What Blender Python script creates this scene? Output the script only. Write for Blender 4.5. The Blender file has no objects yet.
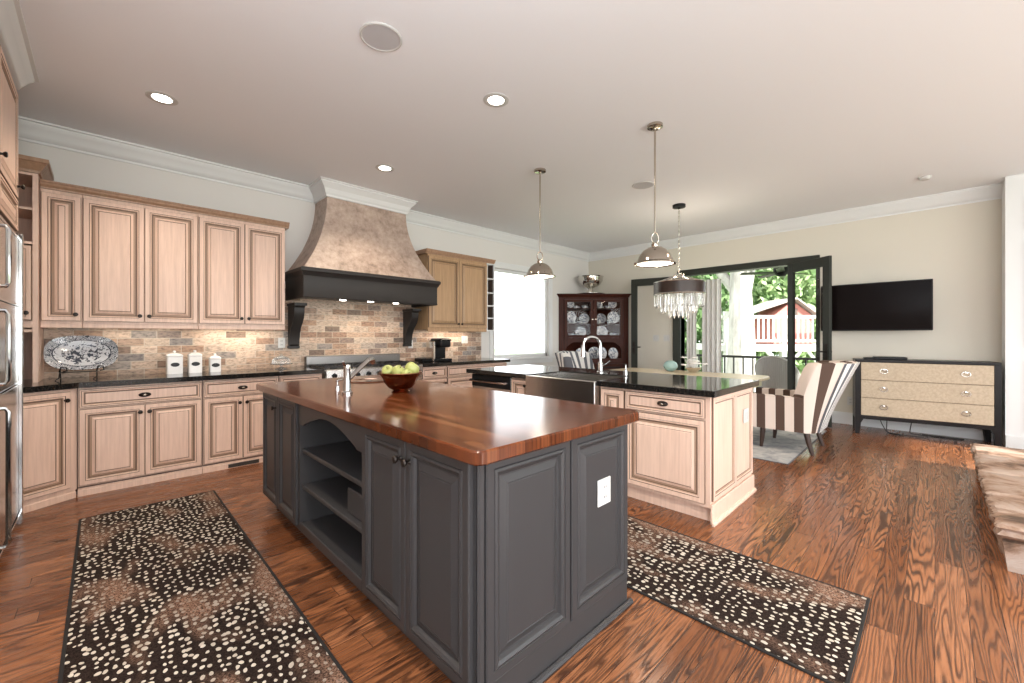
import bpy, bmesh, math, random
from mathutils import Matrix, Vector
R = math.radians
random.seed(7)
C = bpy.context.scene.collection
S = bpy.context.scene

# ---------------------------------------------------------------- camera, world, light
cd = bpy.data.cameras.new('camera'); cam = bpy.data.objects.new('camera', cd); C.objects.link(cam)
cd.sensor_width = 36.0; cd.lens = 416.0/1024*36; cd.shift_y = -5.5/1024; cd.clip_start = .05; cd.clip_end = 300
cam.location = (0, 0, 1.28); cam.rotation_euler = (R(90), 0, R(45.5-90))
S.camera = cam
S.view_settings.view_transform = 'Standard'; S.view_settings.look = 'None'
S.view_settings.exposure = 0.37; S.view_settings.gamma = 1.0; S.view_settings.use_curve_mapping = False
w = bpy.data.worlds.new('sky'); S.world = w; w.use_nodes = True
_bg = w.node_tree.nodes['Background']; _bg.inputs[0].default_value = (.93, .97, 1, 1); _bg.inputs[1].default_value = 3.2

def light(name, kind, loc, energy, col=(1, 1, 1), rot=(0, 0, 0), size=None, size_y=None, spot=None, radius=None):
    l = bpy.data.lights.new(name, kind); l.energy = energy; l.color = col
    if size is not None:
        l.size = size
        if size_y: l.shape = 'RECTANGLE'; l.size_y = size_y
    if spot: l.spot_size = R(spot); l.spot_blend = .6
    if radius is not None: l.shadow_soft_size = radius
    o = bpy.data.objects.new(name, l); C.objects.link(o); o.location = loc; o.rotation_euler = rot
    return o
sun = light('sun', 'SUN', (0, 0, 20), 9.0, (1, .95, .87), (R(60), R(0), R(-8)))
sun.data.angle = R(1.0)
# area lights added to stand for daylight at unseen windows behind the photographer
DAY = (.97, .985, 1.0)
light('window_fill_front', 'AREA', (2.3, -4.3, 1.5), 138, DAY, (R(94), 0, 0), 5.6, 2.0)
light('window_fill_left', 'AREA', (-1.0, -2.4, 1.6), 105, DAY, (R(97), 0, R(-90)), 3.4, 2.2)
light('ceiling_fill', 'AREA', (-.3, .0, 1.9), 55, (.80, .89, 1.0), (R(180), 0, 0), 1.4, 1.4)  # added upward fill near the camera, no lamp stands here
WARM = (1.0, .84, .66)

# ---------------------------------------------------------------- mesh helpers
class MB:
    def __init__(s, T=None): s.bm = bmesh.new(); s.T = T or Matrix(); s.mi = 0
    def v(s, p): return s.bm.verts.new(s.T @ Vector(p))
    def f(s, vs, mi=None):
        try: fc = s.bm.faces.new(vs)
        except ValueError: return None
        fc.material_index = s.mi if mi is None else mi
        return fc
    def box(s, x0, x1, y0, y1, z0, z1, b=0, seg=1):
        vs = [s.v((x, y, z)) for x in (x0, x1) for y in (y0, y1) for z in (z0, z1)]
        fs = [s.f([vs[i] for i in q]) for q in ((0,1,3,2),(4,6,7,5),(0,4,5,1),(2,3,7,6),(0,2,6,4),(1,5,7,3))]
        if b:
            es = list({e for fc in fs for e in fc.edges})
            r = bmesh.ops.bevel(s.bm, geom=es, offset=b, segments=seg, affect='EDGES', profile=.5)
            for fc in r['faces']: fc.material_index = s.mi
        return s
    def loops(s, loops, cap0=True, cap1=True, closed=True, mis=None):
        L = [[s.v(p) for p in lp] for lp in loops]
        n = len(L[0])
        for k in range(len(L)-1):
            for i in range(n if closed else n-1):
                j = (i+1) % n
                s.f([L[k][i], L[k][j], L[k+1][j], L[k+1][i]], None if mis is None else mis[k])
        if cap0: s.f(L[0][::-1])
        if cap1: s.f(L[-1], None if mis is None else mis[-1])
        return s
    def lathe(s, prof, c=(0, 0, 0), seg=24, axis='z', sx=1, sy=1):
        rows = []
        for r, h in prof:
            row = []
            for i in range(seg):
                a = 2*math.pi*i/seg; p = (r*math.cos(a)*sx, r*math.sin(a)*sy, h)
                if axis == 'y': p = (p[0], p[2], p[1])
                if axis == 'x': p = (p[2], p[0], p[1])
                row.append((c[0]+p[0], c[1]+p[1], c[2]+p[2]))
            rows.append(row)
        return s.loops(rows, prof[0][0] > 1e-4 and prof[0] != prof[-1], prof[-1][0] > 1e-4 and prof[0] != prof[-1])
    def tube(s, pts, r, seg=8, caps=True):
        pts = [Vector(p) for p in pts]; n = len(pts); rows = []; prev = None
        for i, p in enumerate(pts):
            t = (pts[min(i+1, n-1)]-pts[max(i-1, 0)]).normalized()
            if prev is None:
                a = Vector((0, 0, 1)) if abs(t.z) < .9 else Vector((1, 0, 0)); u = t.cross(a).normalized()
            else: u = (prev - t*prev.dot(t)).normalized()
            prev = u; q = t.cross(u); rr = r[i] if isinstance(r, (list, tuple)) else r
            rows.append([p+(u*math.cos(2*math.pi*k/seg)+q*math.sin(2*math.pi*k/seg))*rr for k in range(seg)])
        return s.loops(rows, caps, caps)
    def prism(s, poly, axis, a0, a1):
        def P(p, a): return {'x': (a, p[0], p[1]), 'y': (p[0], a, p[1]), 'z': (p[0], p[1], a)}[axis]
        return s.loops([[P(p, a0) for p in poly], [P(p, a1) for p in poly]])
    def sphere(s, c, rx, ry=None, rz=None, seg=16, rings=10):
        ry = ry or rx; rz = rz or rx
        prof = [(math.sin(math.pi*i/rings), -math.cos(math.pi*i/rings)) for i in range(rings+1)]
        rows = [[(c[0]+rx*max(r, .002)*math.cos(2*math.pi*k/seg), c[1]+ry*max(r, .002)*math.sin(2*math.pi*k/seg), c[2]+rz*h) for k in range(seg)] for r, h in prof]
        return s.loops(rows)
    def build(s, name, mats, parent=None, smooth=30, recalc=True, world=True):
        if recalc: bmesh.ops.recalc_face_normals(s.bm, faces=s.bm.faces[:])
        if parent is not None and world:
            s.bm.transform(MW[parent.name].inverted())
        me = bpy.data.meshes.new(name); s.bm.to_mesh(me); s.bm.free()
        for m in (mats if isinstance(mats, (list, tuple)) else [mats]): me.materials.append(m)
        if smooth:
            for p in me.polygons: p.use_smooth = True
            me.set_sharp_from_angle(angle=R(smooth))
        o = bpy.data.objects.new(name, me); C.objects.link(o)
        if parent is not None: o.parent = parent; MW[o.name] = MW[parent.name]
        else: MW[o.name] = Matrix()
        return o
MW = {}
def tag(o, label, cat, group=None, kind=None):
    o['label'] = label; o['category'] = cat
    if group: o['group'] = group
    if kind: o['kind'] = kind
    return o
def thing(name, label, cat, loc=(0, 0, 0), rz=0, group=None, kind=None):
    o = bpy.data.objects.new(name, None); C.objects.link(o); o.empty_display_size = .1
    o.location = loc; o.rotation_euler = (0, 0, rz)
    MW[o.name] = Matrix.Translation(loc) @ Matrix.Rotation(rz, 4, 'Z')
    return tag(o, label, cat, group, kind)
def struct(o, label, cat): return tag(o, label, cat, None, 'structure')
def dup(root, loc, rz=0, label=None, group=None):
    def cp(o, par):
        c = o.copy(); C.objects.link(c)
        if par is not None: c.parent = par
        for ch in list(o.children): cp(ch, c)
        return c
    r = cp(root, None); r.location = loc; r.rotation_euler = (0, 0, rz)
    if label: r['label'] = label
    if group: r['group'] = group
    return r
def fr(ox, oy, oz=0, ix=0, iy=1):           # local frame: x to the viewer's right, y into the body, z up
    return Matrix(((iy, ix, 0, ox), (-ix, iy, 0, oy), (0, 0, 1, oz), (0, 0, 0, 1)))
def rect(x0, x1, z0, z1, y): return [(x0, y, z0), (x1, y, z0), (x1, y, z1), (x0, y, z1)]

# ---------------------------------------------------------------- materials
def mat(name, col=(.8, .8, .8), rough=.5, metal=0, emit=None, es=0, trans=0, ior=None, coat=0, spec=None):
    m = bpy.data.materials.new(name); m.use_nodes = True
    p = m.node_tree.nodes['Principled BSDF']; i = p.inputs
    i['Base Color'].default_value = (*col, 1); i['Roughness'].default_value = rough; i['Metallic'].default_value = metal
    if emit: i['Emission Color'].default_value = (*emit, 1); i['Emission Strength'].default_value = es
    if trans: i['Transmission Weight'].default_value = trans
    if ior: i['IOR'].default_value = ior
    if coat: i['Coat Weight'].default_value = coat; i['Coat Roughness'].default_value = .06
    if spec is not None: i['Specular IOR Level'].default_value = spec
    return m
class NT:
    def __init__(s, m): s.t = m.node_tree; s.p = s.t.nodes['Principled BSDF']; s.tc = s.t.nodes.new('ShaderNodeTexCoord')
    def n(s, typ, **kw):
        x = s.t.nodes.new(typ)
        for k, v in kw.items(): setattr(x, k, v)
        return x
    def l(s, a, b): s.t.links.new(a, b)
    def _in(s, sock, v):
        if hasattr(v, 'node'): s.l(v, sock)
        else: sock.default_value = v
    def map(s, scale=(1, 1, 1), rot=(0, 0, 0), vec=None):
        x = s.n('ShaderNodeMapping'); x.inputs['Scale'].default_value = scale; x.inputs['Rotation'].default_value = rot
        s.l(vec or s.tc.outputs['Object'], x.inputs['Vector']); return x.outputs[0]
    def noise(s, vec, scale=5, detail=3, rough=.5, dist=0):
        x = s.n('ShaderNodeTexNoise'); s.l(vec, x.inputs['Vector'])
        x.inputs['Scale'].default_value = scale; x.inputs['Detail'].default_value = detail
        x.inputs['Roughness'].default_value = rough; x.inputs['Distortion'].default_value = dist
        return x.outputs['Fac']
    def math(s, op, a, b=0.0, c=0.0):
        x = s.n('ShaderNodeMath', operation=op)
        s._in(x.inputs[0], a); s._in(x.inputs[1], b); s._in(x.inputs[2], c); return x.outputs[0]
    def ramp(s, fac, stops, interp='LINEAR'):
        x = s.n('ShaderNodeValToRGB'); cr = x.color_ramp; cr.interpolation = interp
        while len(cr.elements) < len(stops): cr.elements.new(.5)
        for e, (p, c) in zip(cr.elements, stops): e.position = p; e.color = (*c, 1) if len(c) == 3 else c
        s.l(fac, x.inputs[0]); return x.outputs[0]
    def mix(s, fac, a, b, mode='MIX'):
        x = s.n('ShaderNodeMix', data_type='RGBA', blend_type=mode)
        s._in(x.inputs[0], fac)
        for k, v in ((6, a), (7, b)):
            if hasattr(v, 'node'): s.l(v, x.inputs[k])
            else: x.inputs[k].default_value = (*v, 1)
        return x.outputs[2]
    def xyz(s, vec=None):
        x = s.n('ShaderNodeSeparateXYZ'); s.l(vec or s.tc.outputs['Object'], x.inputs[0]); return x.outputs
    def comb(s, x, y, z):
        c = s.n('ShaderNodeCombineXYZ')
        for k, v in enumerate((x, y, z)): s._in(c.inputs[k], v)
        return c.outputs[0]
    def col(s, c): s.l(c, s.p.inputs['Base Color'])
    def bump(s, h, strength=.3, dist=.01):
        b = s.n('ShaderNodeBump'); b.inputs['Strength'].default_value = strength; b.inputs['Distance'].default_value = dist
        s.l(h, b.inputs['Height']); s.l(b.outputs[0], s.p.inputs['Normal'])
    def white(s, vec):
        x = s.n('ShaderNodeTexWhiteNoise', noise_dimensions='3D'); s.l(vec, x.inputs['Vector']); return x.outputs['Value']

def wood(name, a, b, rough=.4, scale=(30, 30, 1.6), coat=0):
    m = mat(name, a, rough, coat=coat); t = NT(m)
    n1 = t.noise(t.map(scale), 1.6, 5, .65)
    t.col(t.ramp(n1, [(.3, b), (.62, a)])); return m
M = {}
M['limed'] = wood('limed_maple', (.77, .555, .445), (.64, .445, .35), .42)
M['glaze'] = mat('brown_glaze_gap_shade', (.135, .083, .056), .5)
M['limed_gold'] = wood('golden_maple', (.47, .30, .165), (.36, .22, .115), .42)
M['limed_dark'] = wood('crown_stained_maple', (.40, .245, .155), (.30, .175, .105), .4)
M['inside'] = mat('shaded_inside', (.10, .07, .055), .6)  # dark tone carries the shade of open recesses in its colour
M['grey'] = mat('charcoal_paint', (.040, .039, .041), .42, spec=.35)
M['greyglaze'] = mat('charcoal_groove', (.022, .022, .024), .5)
M['wall'] = mat('cream_wall_paint', (.66, .625, .545), .85)
M['wallb'] = mat('pale_grey_wall_paint', (.70, .685, .66), .85)
M['ceil'] = mat('ceiling_paint', (.83, .85, .885), .9)
M['trim'] = mat('white_trim_paint', (.72, .735, .74), .45)
M['white'] = mat('white_ceramic', (.82, .81, .79), .2)
M['plastic_white'] = mat('white_plastic', (.62, .62, .60), .4)
M['black'] = mat('black_plastic', (.009, .009, .010), .35, spec=.15)
M['bronze'] = mat('oil_rubbed_bronze', (.022, .016, .013), .35, .6)
M['nickel'] = mat('polished_nickel', (.50, .45, .385), .14, 1)
M['chrome'] = mat('chrome', (.55, .55, .55), .10, 1)
M['steel'] = mat('brushed_steel', (.55, .54, .52), .24, 1)
M['steeldark'] = mat('shaded_steel', (.22, .21, .20), .3, 1)  # darker steel copy, shade put into its colour for the backguard
M['copper'] = mat('hammered_copper', (.26, .115, .065), .12, 1)
M['bulb'] = mat('lamp_lens', (1, 1, 1), .5, emit=(1, .93, .82), es=9)
M['bulb_soft'] = mat('lamp_diffuser', (1, 1, 1), .5, emit=(1, .93, .84), es=1.8)
M['doorframe'] = mat('dark_green_grey_frame', (.032, .035, .030), .4, spec=.2)
M['screen'] = mat('glossy_black_screen', (.006, .004, .004), .10, spec=.08)
M['cherry'] = wood('dark_cherry', (.060, .016, .009), (.032, .009, .006), .4); M['cherry'].node_tree.nodes['Principled BSDF'].inputs['Specular IOR Level'].default_value = .12
M['drum'] = mat('dark_brown_drum', (.030, .016, .012), .4)
M['ebony'] = mat('ebony_lacquer', (.009, .007, .007), .35, spec=.18)
M['linen'] = wood('linen_drawer_front', (.47, .385, .28), (.36, .29, .205), .6, (6, 24, 24))
M['mantel'] = mat('dark_pewter_hood_band', (.024, .021, .020), .42, spec=.3)
M['brown_fab'] = mat('brown_upholstery', (.085, .05, .036), .9)
M['cream_fab'] = mat('cream_upholstery', (.70, .60, .53), .9)
M['white_fab'] = mat('white_upholstery', (.74, .73, .70), .9)
M['slate_fab'] = mat('slate_stripe', (.13, .135, .15), .9)
M['legwood'] = mat('dark_leg_wood', (.04, .02, .014), .3)
M['tabletop'] = wood('pale_table_wood', (.66, .56, .40), (.56, .46, .32), .25, (12, 2, 12))
M['grille'] = mat('speaker_grille', (.50, .50, .52), .8)
M['ring'] = mat('white_ring', (.56, .56, .55), .5)
M['iron'] = mat('wrought_iron', (.02, .019, .02), .4, .5)
M['apple'] = mat('green_apple_skin', (.34, .37, .12), .35)
M['stem'] = mat('stem_brown', (.08, .05, .02), .7)
M['porch'] = mat('porch_boards', (.42, .40, .37), .7)
M['rail'] = mat('dark_railing', (.022, .022, .024), .4)
M['curtain'] = mat('pale_porch_curtain', (.72, .71, .68), .9)
M['wicker'] = mat('grey_wicker', (.42, .41, .39), .7)
M['deckwhite'] = mat('bleached_deck_paint', (.62, .61, .58), .7)
M['pink'] = mat('faded_red_boards', (.52, .20, .17), .7)
M['shingle'] = mat('grey_shingles', (.36, .33, .30), .9)
M['bark'] = wood('pale_bark', (.46, .43, .40), (.26, .24, .22), .9, (3, 3, .8))
M['flower'] = mat('white_petals', (.85, .84, .82), .6)
M['blue_glass'] = mat('pale_aqua_glass', (.55, .75, .74), .06, trans=.6, ior=1.3)
M['crystal'] = mat('cut_crystal', (.95, .95, .93), .03, trans=.85, ior=1.5)
M['silver'] = mat('silver', (.68, .66, .62), .16, 1)
M['tape'] = mat('cable_black', (.015, .015, .015), .6)
M['vent'] = mat('dark_vent', (.03, .025, .022), .6)
def glass():
    m = bpy.data.materials.new('window_glass'); m.use_nodes = True; nt = m.node_tree; nt.nodes.clear()
    o = nt.nodes.new('ShaderNodeOutputMaterial'); mx = nt.nodes.new('ShaderNodeMixShader'); fz = nt.nodes.new('ShaderNodeFresnel')
    a = nt.nodes.new('ShaderNodeBsdfTransparent'); b = nt.nodes.new('ShaderNodeBsdfGlossy'); b.inputs['Roughness'].default_value = .02
    fz.inputs[0].default_value = 1.2
    nt.links.new(fz.outputs[0], mx.inputs[0]); nt.links.new(a.outputs[0], mx.inputs[1]); nt.links.new(b.outputs[0], mx.inputs[2])
    nt.links.new(mx.outputs[0], o.inputs[0]); return m
M['glass'] = glass()
def floor_mat():
    m = mat('oak_floor', rough=.22); t = NT(m); x, y, z = t.xyz()
    W = .108
    row = t.math('FLOOR', t.math('DIVIDE', y, W))
    off = t.math('MULTIPLY', t.white(t.comb(row, 3.0, 1.0)), 3.0)
    xl = t.math('DIVIDE', t.math('ADD', x, off), 1.35)
    colid = t.math('FLOOR', xl)
    rnd = t.white(t.comb(row, colid, 0.0)); rnd2 = t.white(t.comb(row, colid, 7.0))
    gx = t.math('ADD', t.math('MULTIPLY', x, .55), t.math('MULTIPLY', rnd, 37.0))
    gy = t.math('ADD', t.math('MULTIPLY', y, 8.0), t.math('MULTIPLY', rnd2, 51.0))
    n = t.noise(t.comb(gx, gy, 0.0), 1.25, 2.0, .4, .1)
    rings = t.math('SINE', t.math('MULTIPLY', n, 135.0))
    lines = t.math('POWER', t.math('MULTIPLY_ADD', rings, .5, .5), 1.6)
    fine = t.noise(t.comb(t.math('MULTIPLY', x, 6.0), t.math('MULTIPLY', y, 170.0), 0.0), 1.0, 3, .6)
    base = t.ramp(rnd, [(0, (.19, .068, .027)), (.5, (.29, .112, .047)), (1, (.38, .160, .075))])
    dark = t.mix(.9, base, (.030, .011, .006))
    amt = t.math('MULTIPLY', lines, t.math('MULTIPLY_ADD', t.noise(t.comb(gx, gy, 4.0), .6, 1), 1.5, .18))
    c = t.mix(amt, base, dark)
    c = t.mix(t.math('MULTIPLY', t.math('LESS_THAN', fine, .43), .45), c, (.06, .022, .012))
    fy = t.math('FRACT', t.math('DIVIDE', y, W)); fxx = t.math('FRACT', xl)
    gap = t.math('MAXIMUM', t.math('LESS_THAN', fy, .022), t.math('LESS_THAN', fxx, .0018))
    t.col(t.mix(gap, c, (.03, .012, .008)))
    t.bump(t.math('ADD', t.math('MULTIPLY', lines, -.25), t.math('MULTIPLY', gap, -1.0)), .12, .004)
    t.l(t.math('MULTIPLY_ADD', lines, .10, .20), t.p.inputs['Roughness'])
    return m
M['floor'] = floor_mat()
def rug_mat():
    m = mat('antelope_rug_pile', rough=.95, spec=.1); t = NT(m)
    o = t.tc.outputs['Object']
    wob = t.map((1, 1, 1))
    v = t.n('ShaderNodeTexVoronoi', voronoi_dimensions='2D'); v.inputs['Scale'].default_value = 31; v.inputs['Randomness'].default_value = .66
    warp = t.noise(o, 11, 2)
    xs = t.xyz(); vec = t.comb(t.math('MULTIPLY_ADD', warp, .035, t.math('MULTIPLY', xs[0], 1.0)), t.math('MULTIPLY_ADD', t.noise(o, 9, 2), .035, t.math('MULTIPLY', xs[1], .78)), 0.0)
    t.l(vec, v.inputs['Vector'])
    big = t.noise(o, 1.7, 2)
    thr = t.math('MULTIPLY_ADD', t.noise(o, 26, 2), .36, t.math('MULTIPLY_ADD', big, .30, -.085))
    spot = t.math('LESS_THAN', v.outputs['Distance'], thr)
    pile = t.noise(o, 190, 2)
    ground = t.ramp(pile, [(.35, (.009, .006, .005)), (.62, (.034, .022, .018))])
    patch = t.ramp(t.noise(t.map((1.7, 1.0, 1)), 2.3, 2), [(.50, (0, 0, 0)), (.66, (1, 1, 1))])
    pn = t.noise(o, 120, 3, .7)
    tan = t.ramp(pn, [(.40, (.03, .018, .013)), (.53, (.26, .145, .098)), (.7, (.44, .31, .24))])
    g2 = t.mix(t.math('MULTIPLY', patch, .95), ground, tan)
    cream = t.ramp(v.outputs['Color'], [(0, (.46, .40, .33)), (1, (.66, .61, .53))])
    keep = t.math('MULTIPLY', spot, t.math('SUBTRACT', 1.0, t.math('MULTIPLY', patch, .85)))
    t.col(t.mix(keep, g2, cream)); t.bump(pile, .25, .004); return m
M['rug'] = rug_mat()
M['rugedge'] = mat('dark_rug_binding', (.012, .010, .009), .95)
def grey_rug():
    m = mat('blue_grey_rug_pile', rough=.95); t = NT(m); o = t.tc.outputs['Object']
    t.col(t.ramp(t.noise(o, 6, 4, .6, .8), [(.35, (.24, .25, .27)), (.5, (.42, .42, .42)), (.62, (.54, .53, .51))])); return m
M['greyrug'] = grey_rug()
def brick_mat():
    m = mat('tumbled_stone_tile', rough=.6); t = NT(m); x, y, z = t.xyz()
    b = t.n('ShaderNodeTexBrick'); t.l(t.comb(x, z, 0.0), b.inputs['Vector'])
    for k, vv in (('Scale', 1), ('Mortar Size', .003), ('Brick Width', .19), ('Row Height', .074), ('Bias', 0), ('Mortar Smooth', .2)): b.inputs[k].default_value = vv
    b.inputs['Color1'].default_value = (0, 0, 0, 1); b.inputs['Color2'].default_value = (1, 1, 1, 1); b.inputs['Mortar'].default_value = (.5, .5, .5, 1)
    c = t.ramp(b.outputs['Color'], [(0, (.15, .115, .095)), (.12, (.33, .215, .15)), (.3, (.47, .345, .26)), (.48, (.54, .43, .345)), (.62, (.42, .34, .275)), (.76, (.30, .19, .135)), (.88, (.22, .205, .20)), (1, (.56, .46, .37))])
    n = t.noise(t.map((1, 1, 2.5)), 22, 4, .65)
    c = t.mix(.65, c, t.ramp(n, [(.33, (.10, .08, .06)), (.48, (.5, .48, .46)), (.62, (.72, .66, .60))]), 'OVERLAY')
    c = t.mix(b.outputs['Fac'], c, (.52, .45, .36)); t.col(c)
    t.bump(t.math('SUBTRACT', t.math('MULTIPLY', n, .5), b.outputs['Fac']), .35, .006); return m
M['brick'] = brick_mat()
def granite():
    m = mat('black_granite', rough=.07); t = NT(m); o = t.tc.outputs['Object']
    t.col(t.ramp(t.noise(o, 90, 3, .7), [(.45, (.008, .008, .008)), (.62, (.022, .019, .016)), (.74, (.10, .085, .07))])); return m
M['granite'] = granite()
def butcher():
    m = mat('walnut_butcher_block', rough=.17, coat=.08, spec=.35); t = NT(m); x, y, z = t.xyz()
    row = t.math('FLOOR', t.math('DIVIDE', x, .042)); off = t.math('MULTIPLY', t.white(t.comb(row, 2.0, 0.0)), 2.0)
    cid = t.math('FLOOR', t.math('DIVIDE', t.math('ADD', y, off), .75))
    r = t.white(t.comb(row, cid, 5.0))
    g = t.noise(t.comb(t.math('MULTIPLY_ADD', r, 9.0, t.math('MULTIPLY', x, 55.0)), t.math('MULTIPLY', y, 2.5), z), 1.6, 4, .6)
    c = t.ramp(r, [(0, (.042, .010, .003)), (.5, (.080, .019, .006)), (.86, (.125, .033, .010)), (1, (.27, .10, .038))])
    c = t.mix(.5, c, t.ramp(g, [(.35, (.022, .005, .002)), (.6, (.150, .040, .012))]))
    t.col(c); return m
M['butcher'] = butcher()
def plaster():
    m = mat('troweled_copper_plaster', rough=.5); t = NT(m); o = t.tc.outputs['Object']
    n = t.math('MULTIPLY_ADD', t.noise(o, 16, 6, .7), .55, t.math('MULTIPLY', t.noise(o, 3, 4, .6), .45))
    t.col(t.ramp(n, [(.36, (.22, .16, .125)), (.48, (.40, .30, .245)), (.62, (.52, .41, .345))])); t.bump(n, .12, .01); return m
M['plaster'] = plaster()
def stone():
    m = mat('split_face_fieldstone', rough=.8); t = NT(m); o = t.tc.outputs['Object']
    n = t.noise(t.map((1, 1, 2)), 3.6, 6, .62, .4)
    t.col(t.ramp(n, [(.36, (.09, .055, .037)), (.44, (.25, .155, .105)), (.52, (.38, .28, .225)), (.7, (.44, .365, .32))])); t.bump(n, .6, .03); return m
M['stone'] = stone()
def platter_mat():
    m = mat('transferware_glaze', rough=.12); t = NT(m); x, y, z = t.xyz()
    r = t.math('SQRT', t.math('ADD', t.math('POWER', t.math('DIVIDE', x, .225), 2.0), t.math('POWER', t.math('DIVIDE', z, .15), 2.0)))
    o = t.tc.outputs['Object']
    n = t.noise(o, 38, 3, .6, 1.2); motif = t.math('GREATER_THAN', n, .5)
    rim = t.math('GREATER_THAN', r, .80); centre = t.math('LESS_THAN', r, .56)
    v = t.n('ShaderNodeTexVoronoi'); v.inputs['Scale'].default_value = 34; t.l(o, v.inputs['Vector'])
    scroll = t.math('GREATER_THAN', t.math('SINE', t.math('MULTIPLY', v.outputs['Distance'], 26.0)), .15)
    band = t.math('MULTIPLY', rim, scroll); cen = t.math('MULTIPLY', centre, motif)
    dots = t.math('MULTIPLY', t.math('GREATER_THAN', n, .60), t.math('SUBTRACT', 1.0, centre))
    k = t.math('MAXIMUM', t.math('MAXIMUM', band, cen), dots)
    line = t.math('COMPARE', r, .79, .018)
    k = t.math('MAXIMUM', k, line)
    t.col(t.mix(k, (.66, .68, .70), (.055, .065, .085))); return m
M['platter'] = platter_mat()
def leafmat(name, a, b):
    m = mat(name, a, .6); t = NT(m); t.col(t.ramp(t.noise(t.tc.outputs['Object'], 1.3, 3), [(.35, a), (.65, b)])); return m
M['leaf'] = leafmat('tree_leaves', (.17, .29, .10), (.33, .44, .21))
M['leaf2'] = leafmat('dark_tree_leaves', (.10, .20, .07), (.22, .33, .14))
M['lawn'] = leafmat('lawn', (.12, .20, .07), (.20, .27, .12))
M['wash'] = mat('brown_wash', (.36, .235, .165), .5); M['wash_gold'] = mat('gold_brown_wash', (.24, .15, .08), .5)
PAINT = [M['limed'], M['glaze'], M['wash']]; GOLD = [M['limed_gold'], M['glaze'], M['wash_gold']]; GREY = [M['grey'], M['greyglaze']]

# ---------------------------------------------------------------- setting
XR, YB, XL, YF, H = 7.72, 5.42, -1.10, -4.5, 3.10
mb = MB(); mb.box(XL-.2, XR+.14, YF-.2, YB+.2, -.12, 0)
struct(mb.build('floor', M['floor'], smooth=0), 'glossy red oak plank floor of the whole kitchen', 'floor')
mb = MB(); mb.box(XL-.2, XR+.2, YF-.2, YB+.2, H, H+.12)
struct(mb.build('ceiling', M['ceil'], smooth=0), 'smooth white ceiling over the whole room', 'ceiling')
WX0, WX1, WZ0, WZ1 = 4.86, 6.36, .88, 2.48           # back window opening
mb = MB()
mb.box(XL-.2, WX0, YB, YB+.16, 0, H); mb.box(WX1, XR+.2, YB, YB+.16, 0, H)
mb.box(WX0, WX1, YB, YB+.16, 0, WZ0); mb.box(WX0, WX1, YB, YB+.16, WZ1, H)
struct(mb.build('wall_back', M['wallb'], smooth=0), 'pale painted wall behind the range and wall cabinets', 'wall')
OY0, OY1, OZ = 1.27, 3.34, 2.42                       # garden door opening
mb = MB()
mb.box(XR, XR+.16, YF, OY0, 0, H); mb.box(XR, XR+.16, OY1, YB, 0, H); mb.box(XR, XR+.16, OY0, OY1, OZ, H)
struct(mb.build('wall_right', M['wall'], smooth=0), 'cream wall with the garden doors and the television', 'wall')
mb = MB()   # left wall: solid along the kitchen, two window openings further back
mb.box(XL-.16, XL, -.6, YB, 0, H); mb.box(XL-.16, XL, YF, -4.2, 0, H); mb.box(XL-.16, XL, -4.2, -.6, 0, .5); mb.box(XL-.16, XL, -4.2, -.6, 2.8, H)
struct(mb.build('wall_left', M['wallb'], smooth=0), 'pale wall along the refrigerator side', 'wall')
mb = MB()
mb.box(XL-.16, -.4, YF-.16, YF, 0, H); mb.box(6.5, XR+.16, YF-.16, YF, 0, H); mb.box(-.4, 6.5, YF-.16, YF, 0, .4); mb.box(-.4, 6.5, YF-.16, YF, 2.85, H)
mb.box(-.4, 4.8, YF-.16, YF, 2.25, 2.85)  # lowered heads added to admit sun only at the last bay
for x in (1.3, 3.0, 4.74): mb.box(x-.06, x+.06, YF-.14, YF-.02, .4, 2.85 if x > 4 else 2.25)
struct(mb.build('wall_front', M['wallb'], smooth=0), 'window wall behind the photographer', 'wall')
# panelled boxed wall at the right edge
PX, PY = 7.35, -.56
mb = MB(); mb.box(PX, XR-.001, YF+.02, PY, 0, H-.001)
mb.T = fr(PX, PY, 0, 1, 0)
def mould(mb, x0, x1, z0, z1, w=.05, h=.022, y=0):
    loops = [rect(x0+i, x1-i, z0+i, z1-i, y-d) for i, d in ((0, 0), (0, h*.5), (w*.25, h), (w*.5, h*.9), (w*.7, h*.3), (w, .002), (w, .0005))]
    mb.loops(loops, False, False)
for k in range(3):
    mould(mb, .14+k*.9, .92+k*.9, .22, 1.0); mould(mb, .14+k*.9, .92+k*.9, 1.15, 2.35); mould(mb, .14+k*.9, .92+k*.9, 2.47, 2.85)
mb.box(0, 3.0, -.02, 0, 0, .15, .004)
struct(mb.build('trim_1', M['trim'], smooth=0), 'white panelled pilaster wall at the right edge beside the dresser', 'panelling')
CR = [(0, -.165), (.014, -.165), (.016, -.145), (.03, -.138), (.045, -.105), (.07, -.06), (.092, -.034), (.095, -.018), (.115, -.015), (.115, 0), (0, 0)]
def crown(name, axis, a0, a1, wall, sgn, m, lab):
    mb = MB(); mb.prism([(wall+sgn*o, H+d) for o, d in CR], axis, a0, a1)
    return struct(mb.build(name, m, smooth=40), lab, 'crown moulding')
crown('trim_2', 'x', XL, 1.86, YB, -1, M['trim'], 'white crown moulding on the back wall left of the hood')
crown('trim_3', 'x', 2.94, XR, YB, -1, M['trim'], 'white crown moulding on the back wall from hood to corner')
crown('trim_4', 'y', PY, YB, XR, -1, M['trim'], 'white crown moulding above the garden doors and television')
mb = MB(); mb.loops([[(-.44+o, 2.2, H+d), (-.44+o, 4.36+o, H+d), (XL+.001, 4.36+o, H+d)] for o, d in CR+CR[:1]], False, False, closed=False)
struct(mb.build('trim_5', M['trim'], smooth=40), 'white crown moulding on top of the tall refrigerator cabinet', 'crown moulding')
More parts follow.
